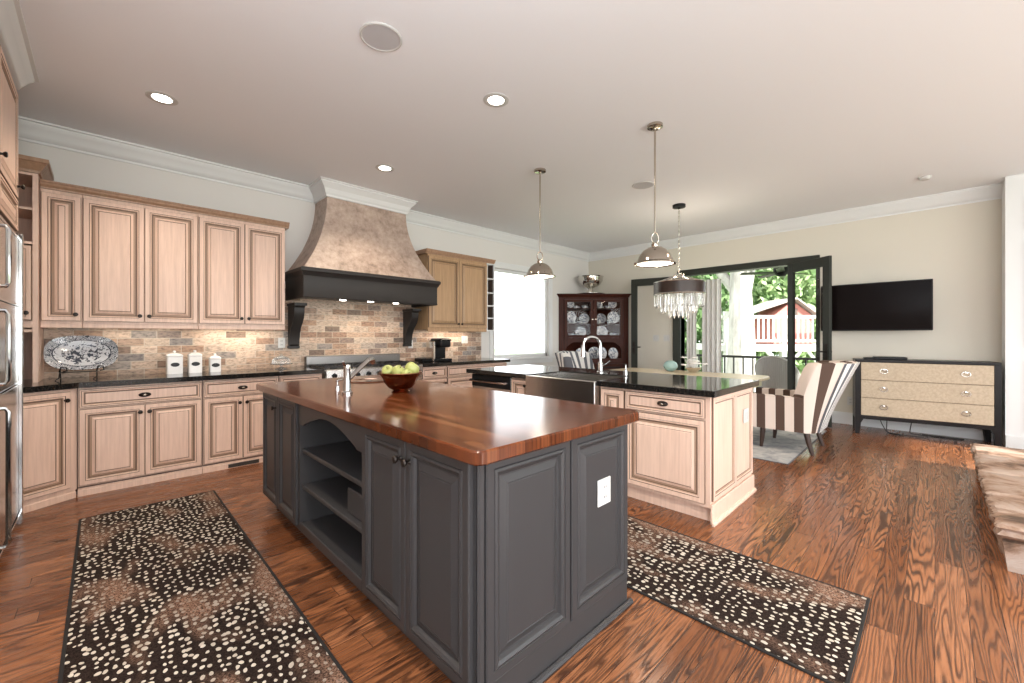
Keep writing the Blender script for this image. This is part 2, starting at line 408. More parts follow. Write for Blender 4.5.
BB = [(0, 0), (.02, 0), (.02, .13), (.014, .15), (.008, .165), (0, .17)]
mb = MB(); mb.prism([(XR-o, d) for o, d in BB], 'y', PY, OY0-.06)
struct(mb.build('baseboard_right', M['trim'], smooth=0), 'white baseboard under the television', 'baseboard')
mb = MB(); mb.prism([(XR-o, d) for o, d in BB], 'y', OY1+.1, YB)
mb.prism([(YB-o, d) for o, d in BB], 'x', 4.8, XR-.02)
struct(mb.build('baseboard_back', M['trim'], smooth=0), 'white baseboard in the far corner', 'baseboard')
mb = MB(); mb.box(-.93, 4.58, YB-.014, YB-.001, .85, 1.42); mb.box(1.445, 3.3, YB-.013, YB-.0012, 1.41, 1.9)
struct(mb.build('wall_backsplash', M['brick'], smooth=0), 'tumbled stone brick backsplash behind the counters and range', 'backsplash')

# back window
win = thing('window_1', 'bright sash window on the back wall with grey casing', 'window', (5.6, YB, 0), kind='structure')
mb = MB()
mb.box(WX0-.09, WX0, YB-.022, YB-.001, WZ0-.02, WZ1+.09); mb.box(WX1, WX1+.09, YB-.022, YB-.001, WZ0-.02, WZ1+.09)
mb.box(WX0-.1, WX1+.1, YB-.028, YB-.001, WZ1, WZ1+.11, .006)
mb.build('window_casing', M['trim'], win)
mb = MB(); mb.box(WX0-.12, WX1+.12, YB-.06, YB+.02, WZ0-.04, WZ0, .006); mb.box(WX0-.09, WX1+.09, YB-.02, YB-.001, WZ0-.12, WZ0-.04)
mb.build('window_sill', M['trim'], win)
mb = MB()
for a, b in ((WX0, WX0+.05), (WX1-.05, WX1)): mb.box(a, b, YB+.05, YB+.10, WZ0, WZ1)
for a, b in ((WZ0, WZ0+.06), (WZ1-.05, WZ1)): mb.box(WX0, WX1, YB+.05, YB+.10, a, b)
mb.build('window_frame', M['trim'], win)
mb = MB(); mb.box(WX0+.04, WX1-.04, YB+.07, YB+.076, WZ0+.05, WZ1-.04); mb.build('pane', M['glass'], win)

# garden doors: header, jambs, two leaves
mb = MB()
mb.box(XR-.012, XR+.17, OY0-.05, OY0, 0, OZ+.08); mb.box(XR-.03, XR+.17, OY1, OY1+.06, 0, OZ+.08); mb.box(XR-.03, XR+.17, OY0-.05, OY1+.06, OZ-.02, OZ+.085, .004)
struct(mb.build('trim_6', M['doorframe'], smooth=0), 'dark frame around the open garden doorway', 'door frame')
def leaf(name, hinge, free, lab, flip):
    hx, hy = hinge; fx, fy = free; L = math.hypot(fx-hx, fy-hy)
    d = thing(name, lab, 'door', (hx, hy, 0), kind='structure')
    ux, uy = (fx-hx)/L, (fy-hy)/L
    T = Matrix(((ux, -uy, 0, hx), (uy, ux, 0, hy), (0, 0, 1, 0), (0, 0, 0, 1)))
    mb = MB(T); st = .105
    mb.box(0, st, -.022, .022, .012, 2.40, .003); mb.box(L-st, L, -.022, .022, .012, 2.40, .003)
    mb.box(st, L-st, -.022, .022, .012, .24, .003); mb.box(st, L-st, -.022, .022, 2.40-.12, 2.40, .003)
    for s in (-1, 1):
        for x0, x1, z0, z1 in ((st, L-st, .24, .255), (st, L-st, 2.265, 2.28), (st, st+.012, .24, 2.28), (L-st-.012, L-st, .24, 2.28)):
            mb.box(x0, x1, min(s*.006, s*.016), max(s*.006, s*.016), z0, z1)
    fo = mb.build('door_frame', M['doorframe'], d, smooth=0)
    mb = MB(T); mb.box(st-.01, L-st+.01, -.004, .004, .23, 2.29); mb.build('pane', M['glass'], d, smooth=0)
    mb = MB(T)
    for s in (-1, 1):
        mb.box(L-.075, L-.03, min(s*.022, s*.028), max(s*.022, s*.028), .93, 1.17, .002)
        mb.tube([(L-.052, s*.024, 1.06), (L-.052, s*.06, 1.06), (L-.065, s*.068, 1.06), (L-.16, s*.066, 1.06)], .010)
    mb.build('door_handle', M['bronze'], d)
    return d
leaf('door_1', (7.70, 3.36), (7.50, 4.24), 'dark framed glass garden door folded back beside the hutch', 1)
leaf('door_2', (7.70, 1.62), (7.21, 1.02), 'dark framed glass garden door standing open beside the television', -1)
def plate(name, T, kind, lab, cat, w=.075, h=.12, group=None):
    o = T.to_translation()
    p = thing(name, lab, cat, o, group=group)
    mb = MB(T); mb.box(-w/2, w/2, -.008, -.0006, -h/2, h/2, .002); mb.build('cover_plate', M['plastic_white'], p)
    mb = MB(T)
    if kind == 'outlet':
        for dz in (-.022, .022): mb.box(-.017, .017, -.0115, -.007, dz-.014, dz+.014, .003)
    else:
        n = max(1, round(w/.06))
        for k in range(n):
            cx = (k-(n-1)/2)*.046; mb.box(cx-.015, cx+.015, -.0115, -.007, -.03, .03, .002)
    fc = mb.build('outlet_face' if kind == 'outlet' else 'switch_rocker', M['ring'], p)
    if kind == 'outlet':
        for dz in (-.022, .022):
            for dx in (-.006, .006):
                mb = MB(T); mb.box(dx-.0014, dx+.0014, -.0122, -.0112, dz-.004, dz+.005); mb.build('slot', M['black'], fc)
    return p
plate('switch_plate', fr(XR, 3.83, 1.24, 1, 0), 'switch', 'white switch plate on the wall seen through the folded door, nearer the hutch', 'light switch', .12, .12)
plate('switch_plate', fr(XR, 3.62, 1.24, 1, 0), 'switch', 'white switch plate on the wall seen through the folded door, nearer the opening', 'light switch', .12, .12)
plate('wall_outlet', fr(XR, .86, .34, 1, 0), 'outlet', 'white outlet low on the wall between armchair and dresser', 'outlet')
plate('wall_outlet', fr(1.50, YB-.014, 1.20, 0, 1), 'outlet', 'white outlet on the stone backsplash by the left hood bracket', 'outlet')
plate('wall_outlet', fr(3.22, YB-.014, 1.16, 0, 1), 'outlet', 'white outlet on the stone backsplash by the right hood bracket', 'outlet')
plate('switch_plate', fr(4.22, YB-.014, 1.22, 0, 1), 'switch', 'white double switch plate on the backsplash right of the coffee maker', 'light switch', .13, .12)

# ---------------------------------------------------------------- ceiling fittings
def downlight(x, y, lab):
    d = thing('recessed_light', lab, 'ceiling light', (x, y, H), group='recessed ceiling lights')
    mb = MB(); mb.lathe([(.062, -.004), (.085, -.008), (.098, -.004), (.098, -.0005), (.062, -.0005)][::-1]+[(.062, -.0005)], (x, y, H), 32); mb.build('trim_ring', M['ring'], d)
    mb = MB(); mb.lathe([(.001, -.006), (.064, -.004), (.064, -.001)], (x, y, H), 32); mb.build('lens', M['bulb'], d)
    light('ceiling_spot', 'SPOT', (x, y, H-.03), 42, WARM, (0, 0, 0), spot=120, radius=.05)
downlight(.321, 4.145, 'lit recessed ceiling light above the left wall cabinets')
downlight(2.161, 2.375, 'lit recessed ceiling light nearest the camera, above the dark island')
downlight(2.177, 4.179, 'lit recessed ceiling light in front of the range hood')
for _x, _y, _e in ((4.6, .6, 60), (4.6, -1.6, 60), (2.2, -1.6, 60), (6.6, -2.6, 30), (.3, 2.35, 75), (.3, .7, 60)):
    light('ceiling_spot', 'SPOT', (_x, _y, H-.03), _e, WARM, (0, 0, 0), spot=130, radius=.05)  # added spots out of view that brighten the room, without fixtures
def speaker(x, y, r, lab):
    d = thing('ceiling_speaker', lab, 'speaker', (x, y, H))
    mb = MB(); mb.lathe([(r*.86, -.0005), (r*.86, -.006), (r*.93, -.010), (r, -.006), (r, -.0005)], (x, y, H), 40); mb.build('speaker_rim', M['ring'], d)
    mb = MB(); mb.lathe([(.001, -.007), (r*.87, -.007), (r*.87, -.0006)], (x, y, H), 40); mb.build('speaker_grille', M['grille'], d)
speaker(1.206, 2.365, .125, 'large round ceiling speaker near the top of the picture')
speaker(4.641, 2.47, .125, 'round ceiling speaker beside the nearer pendant rod')
mb = MB(); mb.lathe([(.001, -.035), (.035, -.034), (.05, -.022), (.055, -.0005)], (6.709, .083, H), 24)
tag(mb.build('smoke_detector', M['ring']), 'small round white detector on the ceiling above the dresser', 'smoke detector')

# ---------------------------------------------------------------- cabinet parts
def front(mb, x0, x1, z0, z1, st=.052, t=.022, y=0, raised=True, arch=False):
    seq = [(0, 0, 0), (0, t-.003, 1), (.003, t, 2), (st-.018, t, 0), (st-.015, t-.004, 1), (st-.012, t-.001, 0), (st-.005, t-.003, 0), (st, t-.012, 2), (st+.006, t-.012, 1)]
    if raised: seq += [(st+.020, t-.010, 2), (st+.038, t-.003, 0), (st+.0415, t-.006, 1), (st+.045, t-.003, 0)]
    mx = min(x1-x0, z1-z0)/2-.004
    seq = [q for q in seq if q[0] < mx]
    L = [rect(x0+i, x1-i, z0+i, z1-i, y-d) for i, d, m in seq]
    mb.loops(L, True, True, mis=[q[2] for q in seq[1:]]+[0])
def knob(T, x, z, par, m='bronze', y=-.022):
    mb = MB(T); mb.lathe([(.010, y), (.007, y-.006), (.006, y-.014), (.013, y-.019), (.0165, y-.026), (.013, y-.032), (.001, y-.034)], (x, 0, z), 14, 'y')
    return mb.build('knob', M[m], par)
def cup_pull(T, x, z, par, y=-.022):
    mb = MB(T); rows = []
    for i in range(7):
        a = math.pi/2*i/6
        rows.append([(x+.042*math.cos(a)*math.cos(b), y-.022*math.sin(a)*1.0-.001, z+.020*math.cos(a)*math.sin(b)) for b in [2*math.pi*k/18 for k in range(18)]])
    mb.loops(rows); o = mb.build('cup_pull', M['bronze'], par)
    mb = MB(T); mb.sphere((x, y-.023, z), .014, .006, .008); mb.build('pull_boss', M['nickel'], o)
    return o
def door(T, x0, x1, z0, z1, par, mats=PAINT, kn=None, st=.052, name='door', raised=True):
    mb = MB(T); front(mb, x0, x1, z0, z1, st, raised=raised); d = mb.build(name, mats, par, smooth=0)
    if kn: knob(T, kn[0], kn[1], d)
    return d

# base cabinets of the back wall
TB = fr(0, 4.79, 0, 0, 1)
BD = YB-4.79-.002
def base_unit(x0, x1, lab, doors=2, drawer=True, dz=.86):
    c = thing('base_cabinet', lab, 'cabinet', ((x0+x1)/2, 4.79+BD/2, 0))
    mb = MB(TB); mb.box(x0, x1, 0, BD-.016, .06, .868, .002); mb.box(x0, x1, .015, .04, 0, .07)
    mb.build('cabinet_body', PAINT, c, smooth=0)
    mb = MB(TB); mb.prism([(.012, 0), (-.012, 0), (-.012, .045), (-.004, .052), (-.004, .062), (.012, .062)], 'x', x0, x1)
    mb.mi = 1; mb.box(x0, x1, -.003, .02, .064, .074); mb.box(x0-.002, x0+.002, -.002, .02, .07, .868)  # dark strips put shade in the gaps under doors and between units
    mb.build('plinth', PAINT, c, smooth=0)
    if drawer:
        mb = MB(TB); front(mb, x0+.008, x1-.008, .705, .852, .030, raised=False); d = mb.build('drawer', PAINT, c, smooth=0); cup_pull(TB, (x0+x1)/2, .775, d, -.014)
    zt = .692 if drawer else .852
    if doors == 2:
        m = (x0+x1)/2
        door(TB, x0+.008, m-.002, .085, zt, c, kn=(m-.03, zt-.06)); door(TB, m+.002, x1-.008, .085, zt, c, kn=(m+.03, zt-.06))
    elif doors == 1: door(TB, x0+.008, x1-.008, .085, zt, c, kn=(x1-.04, zt-.06))
    return c
base_unit(-.145, .657, 'limed wood base cabinet with wide drawer and two doors below the canisters')
base_unit(.661, 1.30, 'limed wood base cabinet with drawer and two doors next to the dark island')
base_unit(1.304, 1.74, 'narrow limed wood base cabinet with one door left of the range', 1)
base_unit(3.02, 3.42, 'narrow limed wood base cabinet right of the range', 1)
base_unit(3.424, 4.58, 'wide limed wood base cabinet below the coffee maker', 2)
mb = MB(TB); mb.box(.86, 1.12, -.016, -.0125, .006, .042)
tag(mb.build('toe_kick_vent', M['vent']), 'dark vent grille in the plinth next to the dark island', 'vent')
# angled base cabinet in the corner
ax0, ay0, ax1, ay1 = -.63, 4.475, -.15, 4.79
aL = math.hypot(ax1-ax0, ay1-ay0); TA = fr(ax0, ay0, 0, -(ay1-ay0)/aL, (ax1-ax0)/aL)
c = thing('corner_base_cabinet', 'angled limed wood corner base cabinet next to the refrigerator', 'cabinet', (-.5, 4.9, 0))
mb = MB(); mb.prism([(ax0, ay0), (ax1, ay1), (ax1, YB-.018), (XL+.002, YB-.018), (XL+.002, ay0)], 'z', .06, .868)
mb.build('cabinet_body', PAINT, c, smooth=0)
mb = MB(TA); mb.prism([(.03, 0), (-.012, 0), (-.012, .045), (-.004, .052), (-.004, .062), (.03, .062)], 'x', 0, aL-.012); mb.box(0, aL-.01, -.004, .01, .06, .868)
mb.build('plinth', M['limed'], c, smooth=0)
door(TA, .02, aL-.05, .09, .845, c, kn=(aL-.085, .78), st=.05)
# black counters
CT0, CT1 = .869, .912
mb = MB()
mb.prism([(ax0-.02, ay0-.035), (ax1+.012, ay1-.055), (1.742, 4.735), (1.742, YB-.016), (XL+.003, YB-.016), (XL+.003, ay0-.035)], 'z', CT0, CT1)
tag(mb.build('granite_countertop', M['granite'], smooth=0), 'polished black granite countertop under the left wall cabinets', 'countertop')
mb = MB(); mb.box(3.02, 4.62, 4.735, YB-.016, CT0, CT1, .004)
tag(mb.build('granite_countertop', M['granite'], smooth=0), 'polished black granite countertop under the coffee maker', 'countertop')

# wall cabinets
TU = fr(0, 5.062, 0, 0, 1); UD = YB-5.062-.003
def upper(x0, x1, z0, z1, lab, n, mats=PAINT, knob_side='c', bw=None):
    c = thing('wall_cabinet', lab, 'cabinet', ((x0+x1)/2, 5.062+UD/2, z0))
    mb = MB(TU); mb.box(x0, x1, 0, UD, z0, z1, .002); mb.box(x0, x1, -.004, .02, z0-.028, z0+.012, .004)
    mb.build('cabinet_body', mats, c, smooth=0)
    a, b = x0+.006, x1-.006
    if n == 1: door(TU, a, b, z0+.03, z1-.03, c, mats, (b-.03, z0+.085))
    else:
        m = (a+b)/2
        door(TU, a, m-.002, z0+.03, z1-.03, c, mats, (m-.032, z0+.085)); door(TU, m+.002, b, z0+.03, z1-.03, c, mats, (m+.032, z0+.085))
    return c
upper(-.362, -.128, 1.375, 2.475, 'narrow limed wood wall cabinet with one door above the platter', 1)
upper(-.126, .662, 1.375, 2.475, 'limed wood wall cabinet with two doors above the canisters', 2)
upper(.664, 1.440, 1.375, 2.475, 'limed wood wall cabinet with two doors next to the range hood', 2)
upper(3.292, 4.40, 1.375, 2.455, 'golden wood wall cabinet with two doors right of the range hood', 2, GOLD)
UC = [(0, 0), (-.012, 0), (-.014, .012), (-.03, .028), (-.036, .045), (-.045, .048), (-.045, .062), (0, .062)]
mb = MB(TU); mb.prism([(p[0], 2.4755+p[1]) for p in UC]+[(UD, 2.5375), (UD, 2.4755)], 'x', -.362, 1.475)
tag(mb.build('cabinet_cornice', M['limed_dark'], smooth=0), 'stained wood cornice along the left wall cabinets', 'cornice')
mb = MB(TU); mb.prism([(p[0], 2.4555+p[1]) for p in UC]+[(UD, 2.5175), (UD, 2.4555)], 'x', 3.25, 4.56)
tag(mb.build('cabinet_cornice', M['limed_dark'], smooth=0), 'stained wood cornice on the golden wall cabinet', 'cornice')
# open end shelves between the golden cabinet and the window
c = thing('end_shelf', 'narrow open shelf unit between the golden cabinet and window', 'shelf', (4.48, 5.24, .914))
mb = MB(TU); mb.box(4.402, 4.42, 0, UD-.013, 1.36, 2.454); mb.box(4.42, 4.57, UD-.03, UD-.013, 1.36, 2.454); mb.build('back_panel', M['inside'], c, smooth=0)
mb = MB(TU); mb.box(4.557, 4.573, .022, UD-.03, 1.36, 2.454); mb.build('shade_panel', M['inside'], c, smooth=0)  # dark panel added to give the shelf openings their shade
mb = MB(TU); mb.box(4.555, 4.575, -.002, .022, .914, 2.454); mb.box(4.402, 4.422, -.004, .02, 1.36, 2.454); mb.build('post', M['trim'], c, smooth=0)
for z in (1.36, 1.56, 1.76, 1.97, 2.2, 2.436): mb = MB(TU); mb.box(4.42, 4.556, .002, UD-.03, z, z+.018); mb.build('shelf', M['trim'], c, smooth=0)
# corner tower standing on the counter
TT = fr(0, 4.965, 0, 0, 1); tx0, tx1 = -.80, -.366
c = thing('corner_tower_cabinet', 'tall limed corner cabinet standing on the counter beside the refrigerator', 'cabinet', ((tx0+tx1)/2, 5.18, CT1))
mb = MB(TT); D = YB-4.965-.018
mb.box(tx1-.03, tx1, 0, D, CT1+.001, 2.56); mb.box(tx0, tx0+.02, 0, D, CT1+.001, 2.56); mb.box(tx0+.02, tx1-.03, D-.02, D, CT1+.001, 2.56)
for z in (1.31, 2.0, 2.54): mb.box(tx0+.02, tx1-.03, .004, D-.02, z, z+.022)
mb.box(tx0+.02, tx1-.03, -.002, .03, 1.345, 1.40)
mb.build('cabinet_body', PAINT, c, smooth=0)
mb = MB(TT); mb.box(tx0+.02, tx1-.03, .01, D-.02, 2.27, 2.288); mb.build('shelf', M['limed'], c, smooth=0)
door(TT, tx0+.024, tx1-.034, 1.405, 1.985, c, kn=(tx1-.06, 1.46), st=.045)
mb = MB(TT)
CP = [(0, 0), (.012, 0), (.016, .02), (.035, .05), (.05, .075), (.06, .08), (.06, .11), (0, .11)]
mb.loops([[(tx0, -o, 2.56+d), (tx1+o, -o, 2.56+d), (tx1+o, D, 2.56+d), (tx0, D, 2.56+d)] for o, d in CP[:-1]])
mb.build('crown', M['limed_dark'], c, smooth=0)

# refrigerator column and the cabinet over it
TF = fr(-.415, 3.0, 0, -1, 0)                        # faces +x, local x runs towards +y
c = thing('refrigerator', 'built in stainless refrigerator column at the left edge', 'refrigerator', (-.75, 3.65, 0))
mb = MB(TF); mb.box(0, 1.335, .012, .66, .012, 1.945, .003); mb.build('case', M['steel'], c, smooth=0)
for z0, z1, nm in ((.10, .955, 'door'), (.965, 1.475, 'door'), (1.485, 1.925, 'door')):
    mb = MB(TF); mb.box(.03, 1.285, -.012, .011, z0, z1, .004); d = mb.build(nm, M['steel'], c, smooth=0)
    mb = MB(TF); a = z0+.06; b = z1-.06
    mb.tube([(.46, -.013, a), (.46, -.045, a), (.46, -.055, a+.02), (.46, -.055, b-.02), (.46, -.045, b), (.46, -.013, b)], .011); mb.build('door_handle', M['chrome'], d)
mb = MB(TF); mb.box(1.295, 1.335, -.03, .011, .02, 1.965, .004)
for z in (.07, .957, 1.477, 1.928): mb.box(.02, 1.295, -.016, .011, z, z+.016, .003)
mb.build('trim_frame', M['chrome'], c, smooth=0)
c = thing('tall_cabinet', 'limed wood cabinet above the refrigerator reaching the white crown', 'cabinet', (-.75, 3.6, 1.97))
mb = MB(fr(-.43, 2.2, 0, -1, 0)); mb.box(0, 2.155, 0, .66, 1.968, 2.93, .002); mb.build('cabinet_body', PAINT, c, smooth=0)
T2 = fr(-.43, 2.2, 0, -1, 0)
for k in range(3):
    x0 = .03+k*.705; x1 = x0+.695
    mb = MB(T2); front(mb, x0, x1, 1.985, 2.19, .035, raised=True); mb.build('flap', PAINT, c, smooth=0)
    door(T2, x0, x1, 2.205, 2.905, c, kn=(x1-.04, 2.28))
c = thing('tall_pantry', 'limed wood pantry cabinet before the refrigerator', 'cabinet', (-.75, 2.6, 0))
mb = MB(T2); mb.box(0, .79, 0, .66, .0, 1.966, .002); mb.build('cabinet_body', PAINT, c, smooth=0)
door(T2, .02, .77, .1, 1.95, c, kn=(.72, 1.1))

# ---------------------------------------------------------------- range hood and range
hd = thing('range_hood', 'flared copper plaster range hood with dark band', 'range hood', (2.4, 5.1, 1.68))
mb = MB(); rows = []
for k in range(13):
    t = k/12; e = (1-t)**2.0; z = 2.03+t*.90
    xa, xb, yf = 1.885-.335*e, 2.925+.335*e, 5.03-.235*e
    rows.append([(xa, YB-.002, z), (xa, yf, z), (xb, yf, z), (xb, YB-.002, z)])
mb.loops(rows); mb.build('hood_canopy', M['plaster'], hd, smooth=25)
mb = MB()
prof = [(0, -.175), (.014, -.172), (.016, -.15), (.03, -.13), (.05, -.085), (.085, -.045), (.10, -.03), (.10, -.014), (.118, -.010), (.118, 0)]
mb.loops([[(1.883-o, YB-.004, H+d), (1.883-o, 5.028-o, H+d), (2.927+o, 5.028-o, H+d), (2.927+o, YB-.004, H+d)] for o, d in prof])
mb.build('hood_crown', M['trim'], hd, smooth=0)
mb = MB()
def uband(pf):
    mb.loops([[(1.545-o, YB-.003, z), (1.545-o, 4.785-o, z), (3.265+o, 4.785-o, z), (3.265+o, YB-.003, z)] for o, z in pf])
uband([(-.035, 1.75), (-.03, 1.705), (-.02, 1.70), (.0, 1.70), (.004, 1.712), (.0, 1.725), (.0, 1.925), (.006, 1.945), (.012, 1.95), (.022, 1.975), (.035, 1.99), (.035, 2.022), (.022, 2.032), (-.01, 2.033)])
mb.build('hood_band', M['mantel'], hd, smooth=25)
mb = MB(); mb.box(1.56, 3.25, 4.80, YB-.02, 1.735, 1.752, .002); mb.build('hood_liner', M['bronze'], hd, smooth=0)
for x in (2.05, 2.4, 2.75):
    mb = MB(); mb.lathe([(.001, 1.704), (.035, 1.704), (.04, 1.7345)], (x, 4.98, 0), 16); mb.build('hood_lamp', M['bulb'], hd)
    light('hood_spot', 'SPOT', (x, 5.0, 1.70), 6.5, WARM, (R(14), 0, 0), spot=130, radius=.03)
def corbel(x0, x1):
    pf = [(YB-.016, 1.15), (YB-.05, 1.15), (YB-.07, 1.18), (YB-.075, 1.23), (YB-.09, 1.30), (YB-.13, 1.38), (YB-.19, 1.44), (YB-.235, 1.50), (YB-.25, 1.56), (YB-.25, 1.61), (YB-.28, 1.63), (YB-.28, 1.664), (YB-.016, 1.664)]
    mb = MB(); mb.prism(pf, 'x', x0, x1); mb.box(x0-.012, x1+.012, YB-.30, YB-.016, 1.632, 1.6635); mb.box(x0-.01, x1+.01, YB-.06, YB-.016, 1.13, 1.165, .006)
    mb.build('corbel', M['mantel'], hd, smooth=25)
corbel(1.57, 1.68); corbel(3.10, 3.21)
rg = thing('range', 'wide stainless gas range under the copper hood', 'range', (2.38, 5.08, 0))
mb = MB(); mb.box(1.752, 3.008, 4.76, YB-.016, .06, .90, .004)
for x in (1.80, 2.96):
    for y in (4.80, 5.32): mb.lathe([(.02, 0), (.02, .07)], (x, y, 0), 10)
mb.build('range_body', M['steel'], rg, smooth=0)
mb = MB(); mb.box(1.752, 3.008, 4.72, 4.76, .77, .905, .012); mb.build('control_panel', M['steel'], rg, smooth=0)
for k in range(9):
    mb = MB(); mb.lathe([(.026, 0), (.026, -.012), (.02, -.016), (.018, -.04), (.001, -.041)], (1.85+k*.133, 4.72, .835), 14, 'y'); mb.build('range_knob', M['black'], rg)
mb = MB(); mb.box(1.752, 3.008, YB-.09, YB-.018, .90, 1.03, .004); mb.box(1.80, 2.96, YB-.096, YB-.088, .93, 1.005); mb.build('backguard', M['steeldark'], rg, smooth=0)
for k in range(4):
    x = 1.78+k*.305; mb = MB()
    for dx in (0, .095, .19, .285): mb.box(x+dx-.005, x+dx+.005, 4.80, 5.30, .918, .936)
    for y in (4.80, 4.96, 5.13, 5.29): mb.box(x-.005, x+.29, y-.005, y+.005, .918, .936)
    for y in (4.80, 5.29):
        for dx in (0, .285): mb.box(x+dx-.006, x+dx+.006, y-.006, y+.006, .8995, .918)
    mb.build('grate', M['iron'], rg, smooth=0)
    for y in (4.92, 5.17): mb = MB(); mb.lathe([(.045, .9005), (.045, .912), (.02, .916), (.001, .916)], (x+.14, y, 0), 16); mb.build('burner', M['iron'], rg)
for a, b in ((1.77, 2.42), (2.44, 2.99)):
    mb = MB(); mb.box(a, b, 4.735, 4.759, .16, .755, .006); d = mb.build('oven_door', M['steel'], rg, smooth=0)
    mb = MB(); mb.tube([(a+.05, 4.735, .70), (a+.05, 4.69, .70), (b-.05, 4.69, .70), (b-.05, 4.735, .70)], .013); mb.build('oven_handle', M['chrome'], d)

# ---------------------------------------------------------------- dark kitchen island
IX0, IX1, IY0, IY1 = .862, 1.785, 1.045, 3.50
isl = thing('kitchen_island', 'charcoal painted island with open shelves and panelled end', 'kitchen island', (1.32, 2.24, 0))
TI = fr(IX0, IY1, 0, 1, 0)                           # long face, local x = IY1 - Y
L = IY1-IY0; sA, sB = IY1-2.72, IY1-1.865           # shelf bay
zt = .882
mb = MB(TI)
mb.box(0, sA, 0, .45, .10, zt); mb.box(sB, L, 0, .45, .10, zt); mb.box(0, L, .45, IX1-IX0, .10, zt)
mb.box(sA, sB, 0, .45, .10, .135); mb.box(sA, sB, 0, .45, zt-.02, zt)
mb.box(.06, L-.02, .06, IX1-IX0, 0, .10)
mb.build('island_body', GREY, isl, smooth=0)
mb = MB(TI)   # arched valance over the shelves
pts = [(sA+.0, zt), (sA+.0, .74), (sA+.055, .74), (sA+.075, .752)]
for k in range(13):
    t = k/12; pts.append((sA+.075+(sB-sA-.15)*t, .752+.075*math.sin(math.pi*t)))
pts += [(sB-.055, .74), (sB, .74), (sB, zt)]
mb.prism(pts, 'y', -.006, .016); mb.box(sA-.03, sA, -.006, 0, .10, zt); mb.box(sB, sB+.03, -.006, 0, .10, zt); mb.box(sA, sB, -.006, 0.01, .09, .145, .003)
mb.build('valance', M['grey'], isl, smooth=0)
for z in (.345, .565): mb = MB(TI); mb.box(sA+.001, sB-.001, .006, .449, z, z+.026, .004); mb.build('shelf', M['grey'], isl, smooth=0)
mb = MB(TI); mb.box(sB-.26, sB-.001, .035, .449, .372, .50, .006); mb.build('pipe_cover', M['grey'], isl, smooth=0)
def gdoor(T, x0, x1, z0, z1, name, kn=None, st=.062):
    mb = MB(T); t = .02
    seq = [(0, 0, 0), (0, t-.004, 0), (.004, t, 0), (st-.030, t, 0), (st-.027, t-.004, 1), (st-.024, t, 0), (st-.016, t+.003, 0), (st-.006, t-.003, 0), (st, t-.013, 0), (st+.004, t-.014, 1), (st+.010, t-.014, 0), (st+.034, t-.004, 0), (st+.037, t-.006, 1), (st+.041, t-.004, 0)]
    mb.loops([rect(x0+i, x1-i, z0+i, z1-i, -d) for i, d, m in seq], True, True, mis=[q[2] for q in seq[1:]]+[0])
    d = mb.build(name, GREY, isl, smooth=0)
    if kn: knob(T, kn[0], kn[1], d, y=-.02)
m = (0+sA-.03)/2
gdoor(TI, .012, m+.004, .115, .872, 'door', (m-.03, .79), .055); gdoor(TI, m+.008, sA-.034, .115, .872, 'door', None, .055)
a, b = sB+.034, L-.012; m = (a+b)/2-.01
gdoor(TI, a, m-.002, .115, .872, 'door', (m-.035, .795)); gdoor(TI, m+.002, b, .115, .872, 'door', (m+.035, .795))
TE = fr(IX0, IY0, 0, 0, 1); LE = IX1-IX0
gdoor(TE, .03, .475, .13, .872, 'end_panel'); gdoor(TE, .485, LE-.004, .13, .872, 'end_panel')
mb = MB(TE); mb.box(.0, LE, -.014, .0, .0, .128, .003); mb.box(0, .03, -.014, 0, .128, .88, .006)
mb.build('base_board', M['grey'], isl, smooth=0)
mb = MB(TE); mb.tube([(-.02, -.022, .012), (LE+.02, -.022, .012)], .014, 8); mb.box(-.02, LE+.02, -.03, -.010, 0, .012); mb.build('shoe_moulding', M['grey'], isl)
plate('outlet_plate', fr(1.575, IY0-.0165, .595, 0, 1), 'outlet', 'white outlet on the end of the charcoal island', 'outlet', .098, .115)
# butcher block worktop with a round prep sink cut in
sx, sy, sr = 1.48, 3.10, .155
wt = thing('butcher_block_worktop', 'glossy reddish brown butcher block worktop on the charcoal island', 'worktop', (1.3, 2.2, .883))
mb = MB(); bx0, bx1, by0, by1, z0, z1 = .80, 1.80, .962, 3.53, .883, .93
def rr(x0, x1, y0, y1, r, z, n=6):
    out = []
    for cx, cy, a0 in ((x1-r, y1-r, 0), (x0+r, y1-r, 90), (x0+r, y0+r, 180), (x1-r, y0+r, 270)):
        for k in range(n+1): a = R(a0+90*k/n); out.append((cx+r*math.cos(a), cy+r*math.sin(a), z))
    return out
mb.loops([rr(bx0+.006, bx1-.006, by0+.006, by1-.006, .035, z0), rr(bx0, bx1, by0, by1, .04, z0+.006), rr(bx0, bx1, by0, by1, .04, z1-.006), rr(bx0+.006, bx1-.006, by0+.006, by1-.006, .035, z1)])
mb.build('worktop_slab', M['butcher'], wt)
sk = thing('prep_sink', 'small round copper prep sink rim in the butcher block', 'sink', (sx, sy, z1))
mb = MB(); mb.lathe([(.001, .0012), (.05, .0015), (.12, .003), (sr-.02, .007), (sr, .007), (sr+.008, .0006)], (sx, sy, z1), 36); mb.build('sink_rim', M['copper'], sk)
mb = MB(); mb.lathe([(.001, .005), (.025, .004), (.03, .0018)], (sx, sy, z1), 20); mb.build('drain', M['chrome'], sk)
fz = z1
fc = thing('bar_faucet', 'chrome faucet with pull out spout on the butcher block', 'faucet', (1.055, 2.50, fz))
fxx, fyy = 1.055, 2.50
mb = MB(); mb.lathe([(.032, .0005), (.032, .012), (.024, .018), (.021, .03), (.021, .15), (.023, .16), (.021, .175), (.001, .18)], (fxx, fyy, fz), 20); mb.build('faucet_body', M['chrome'], fc)
mb = MB(); d = Vector((.9, .44, 0)).normalized()
P = lambda r, h: (fxx+d.x*r, fyy+d.y*r, fz+h)
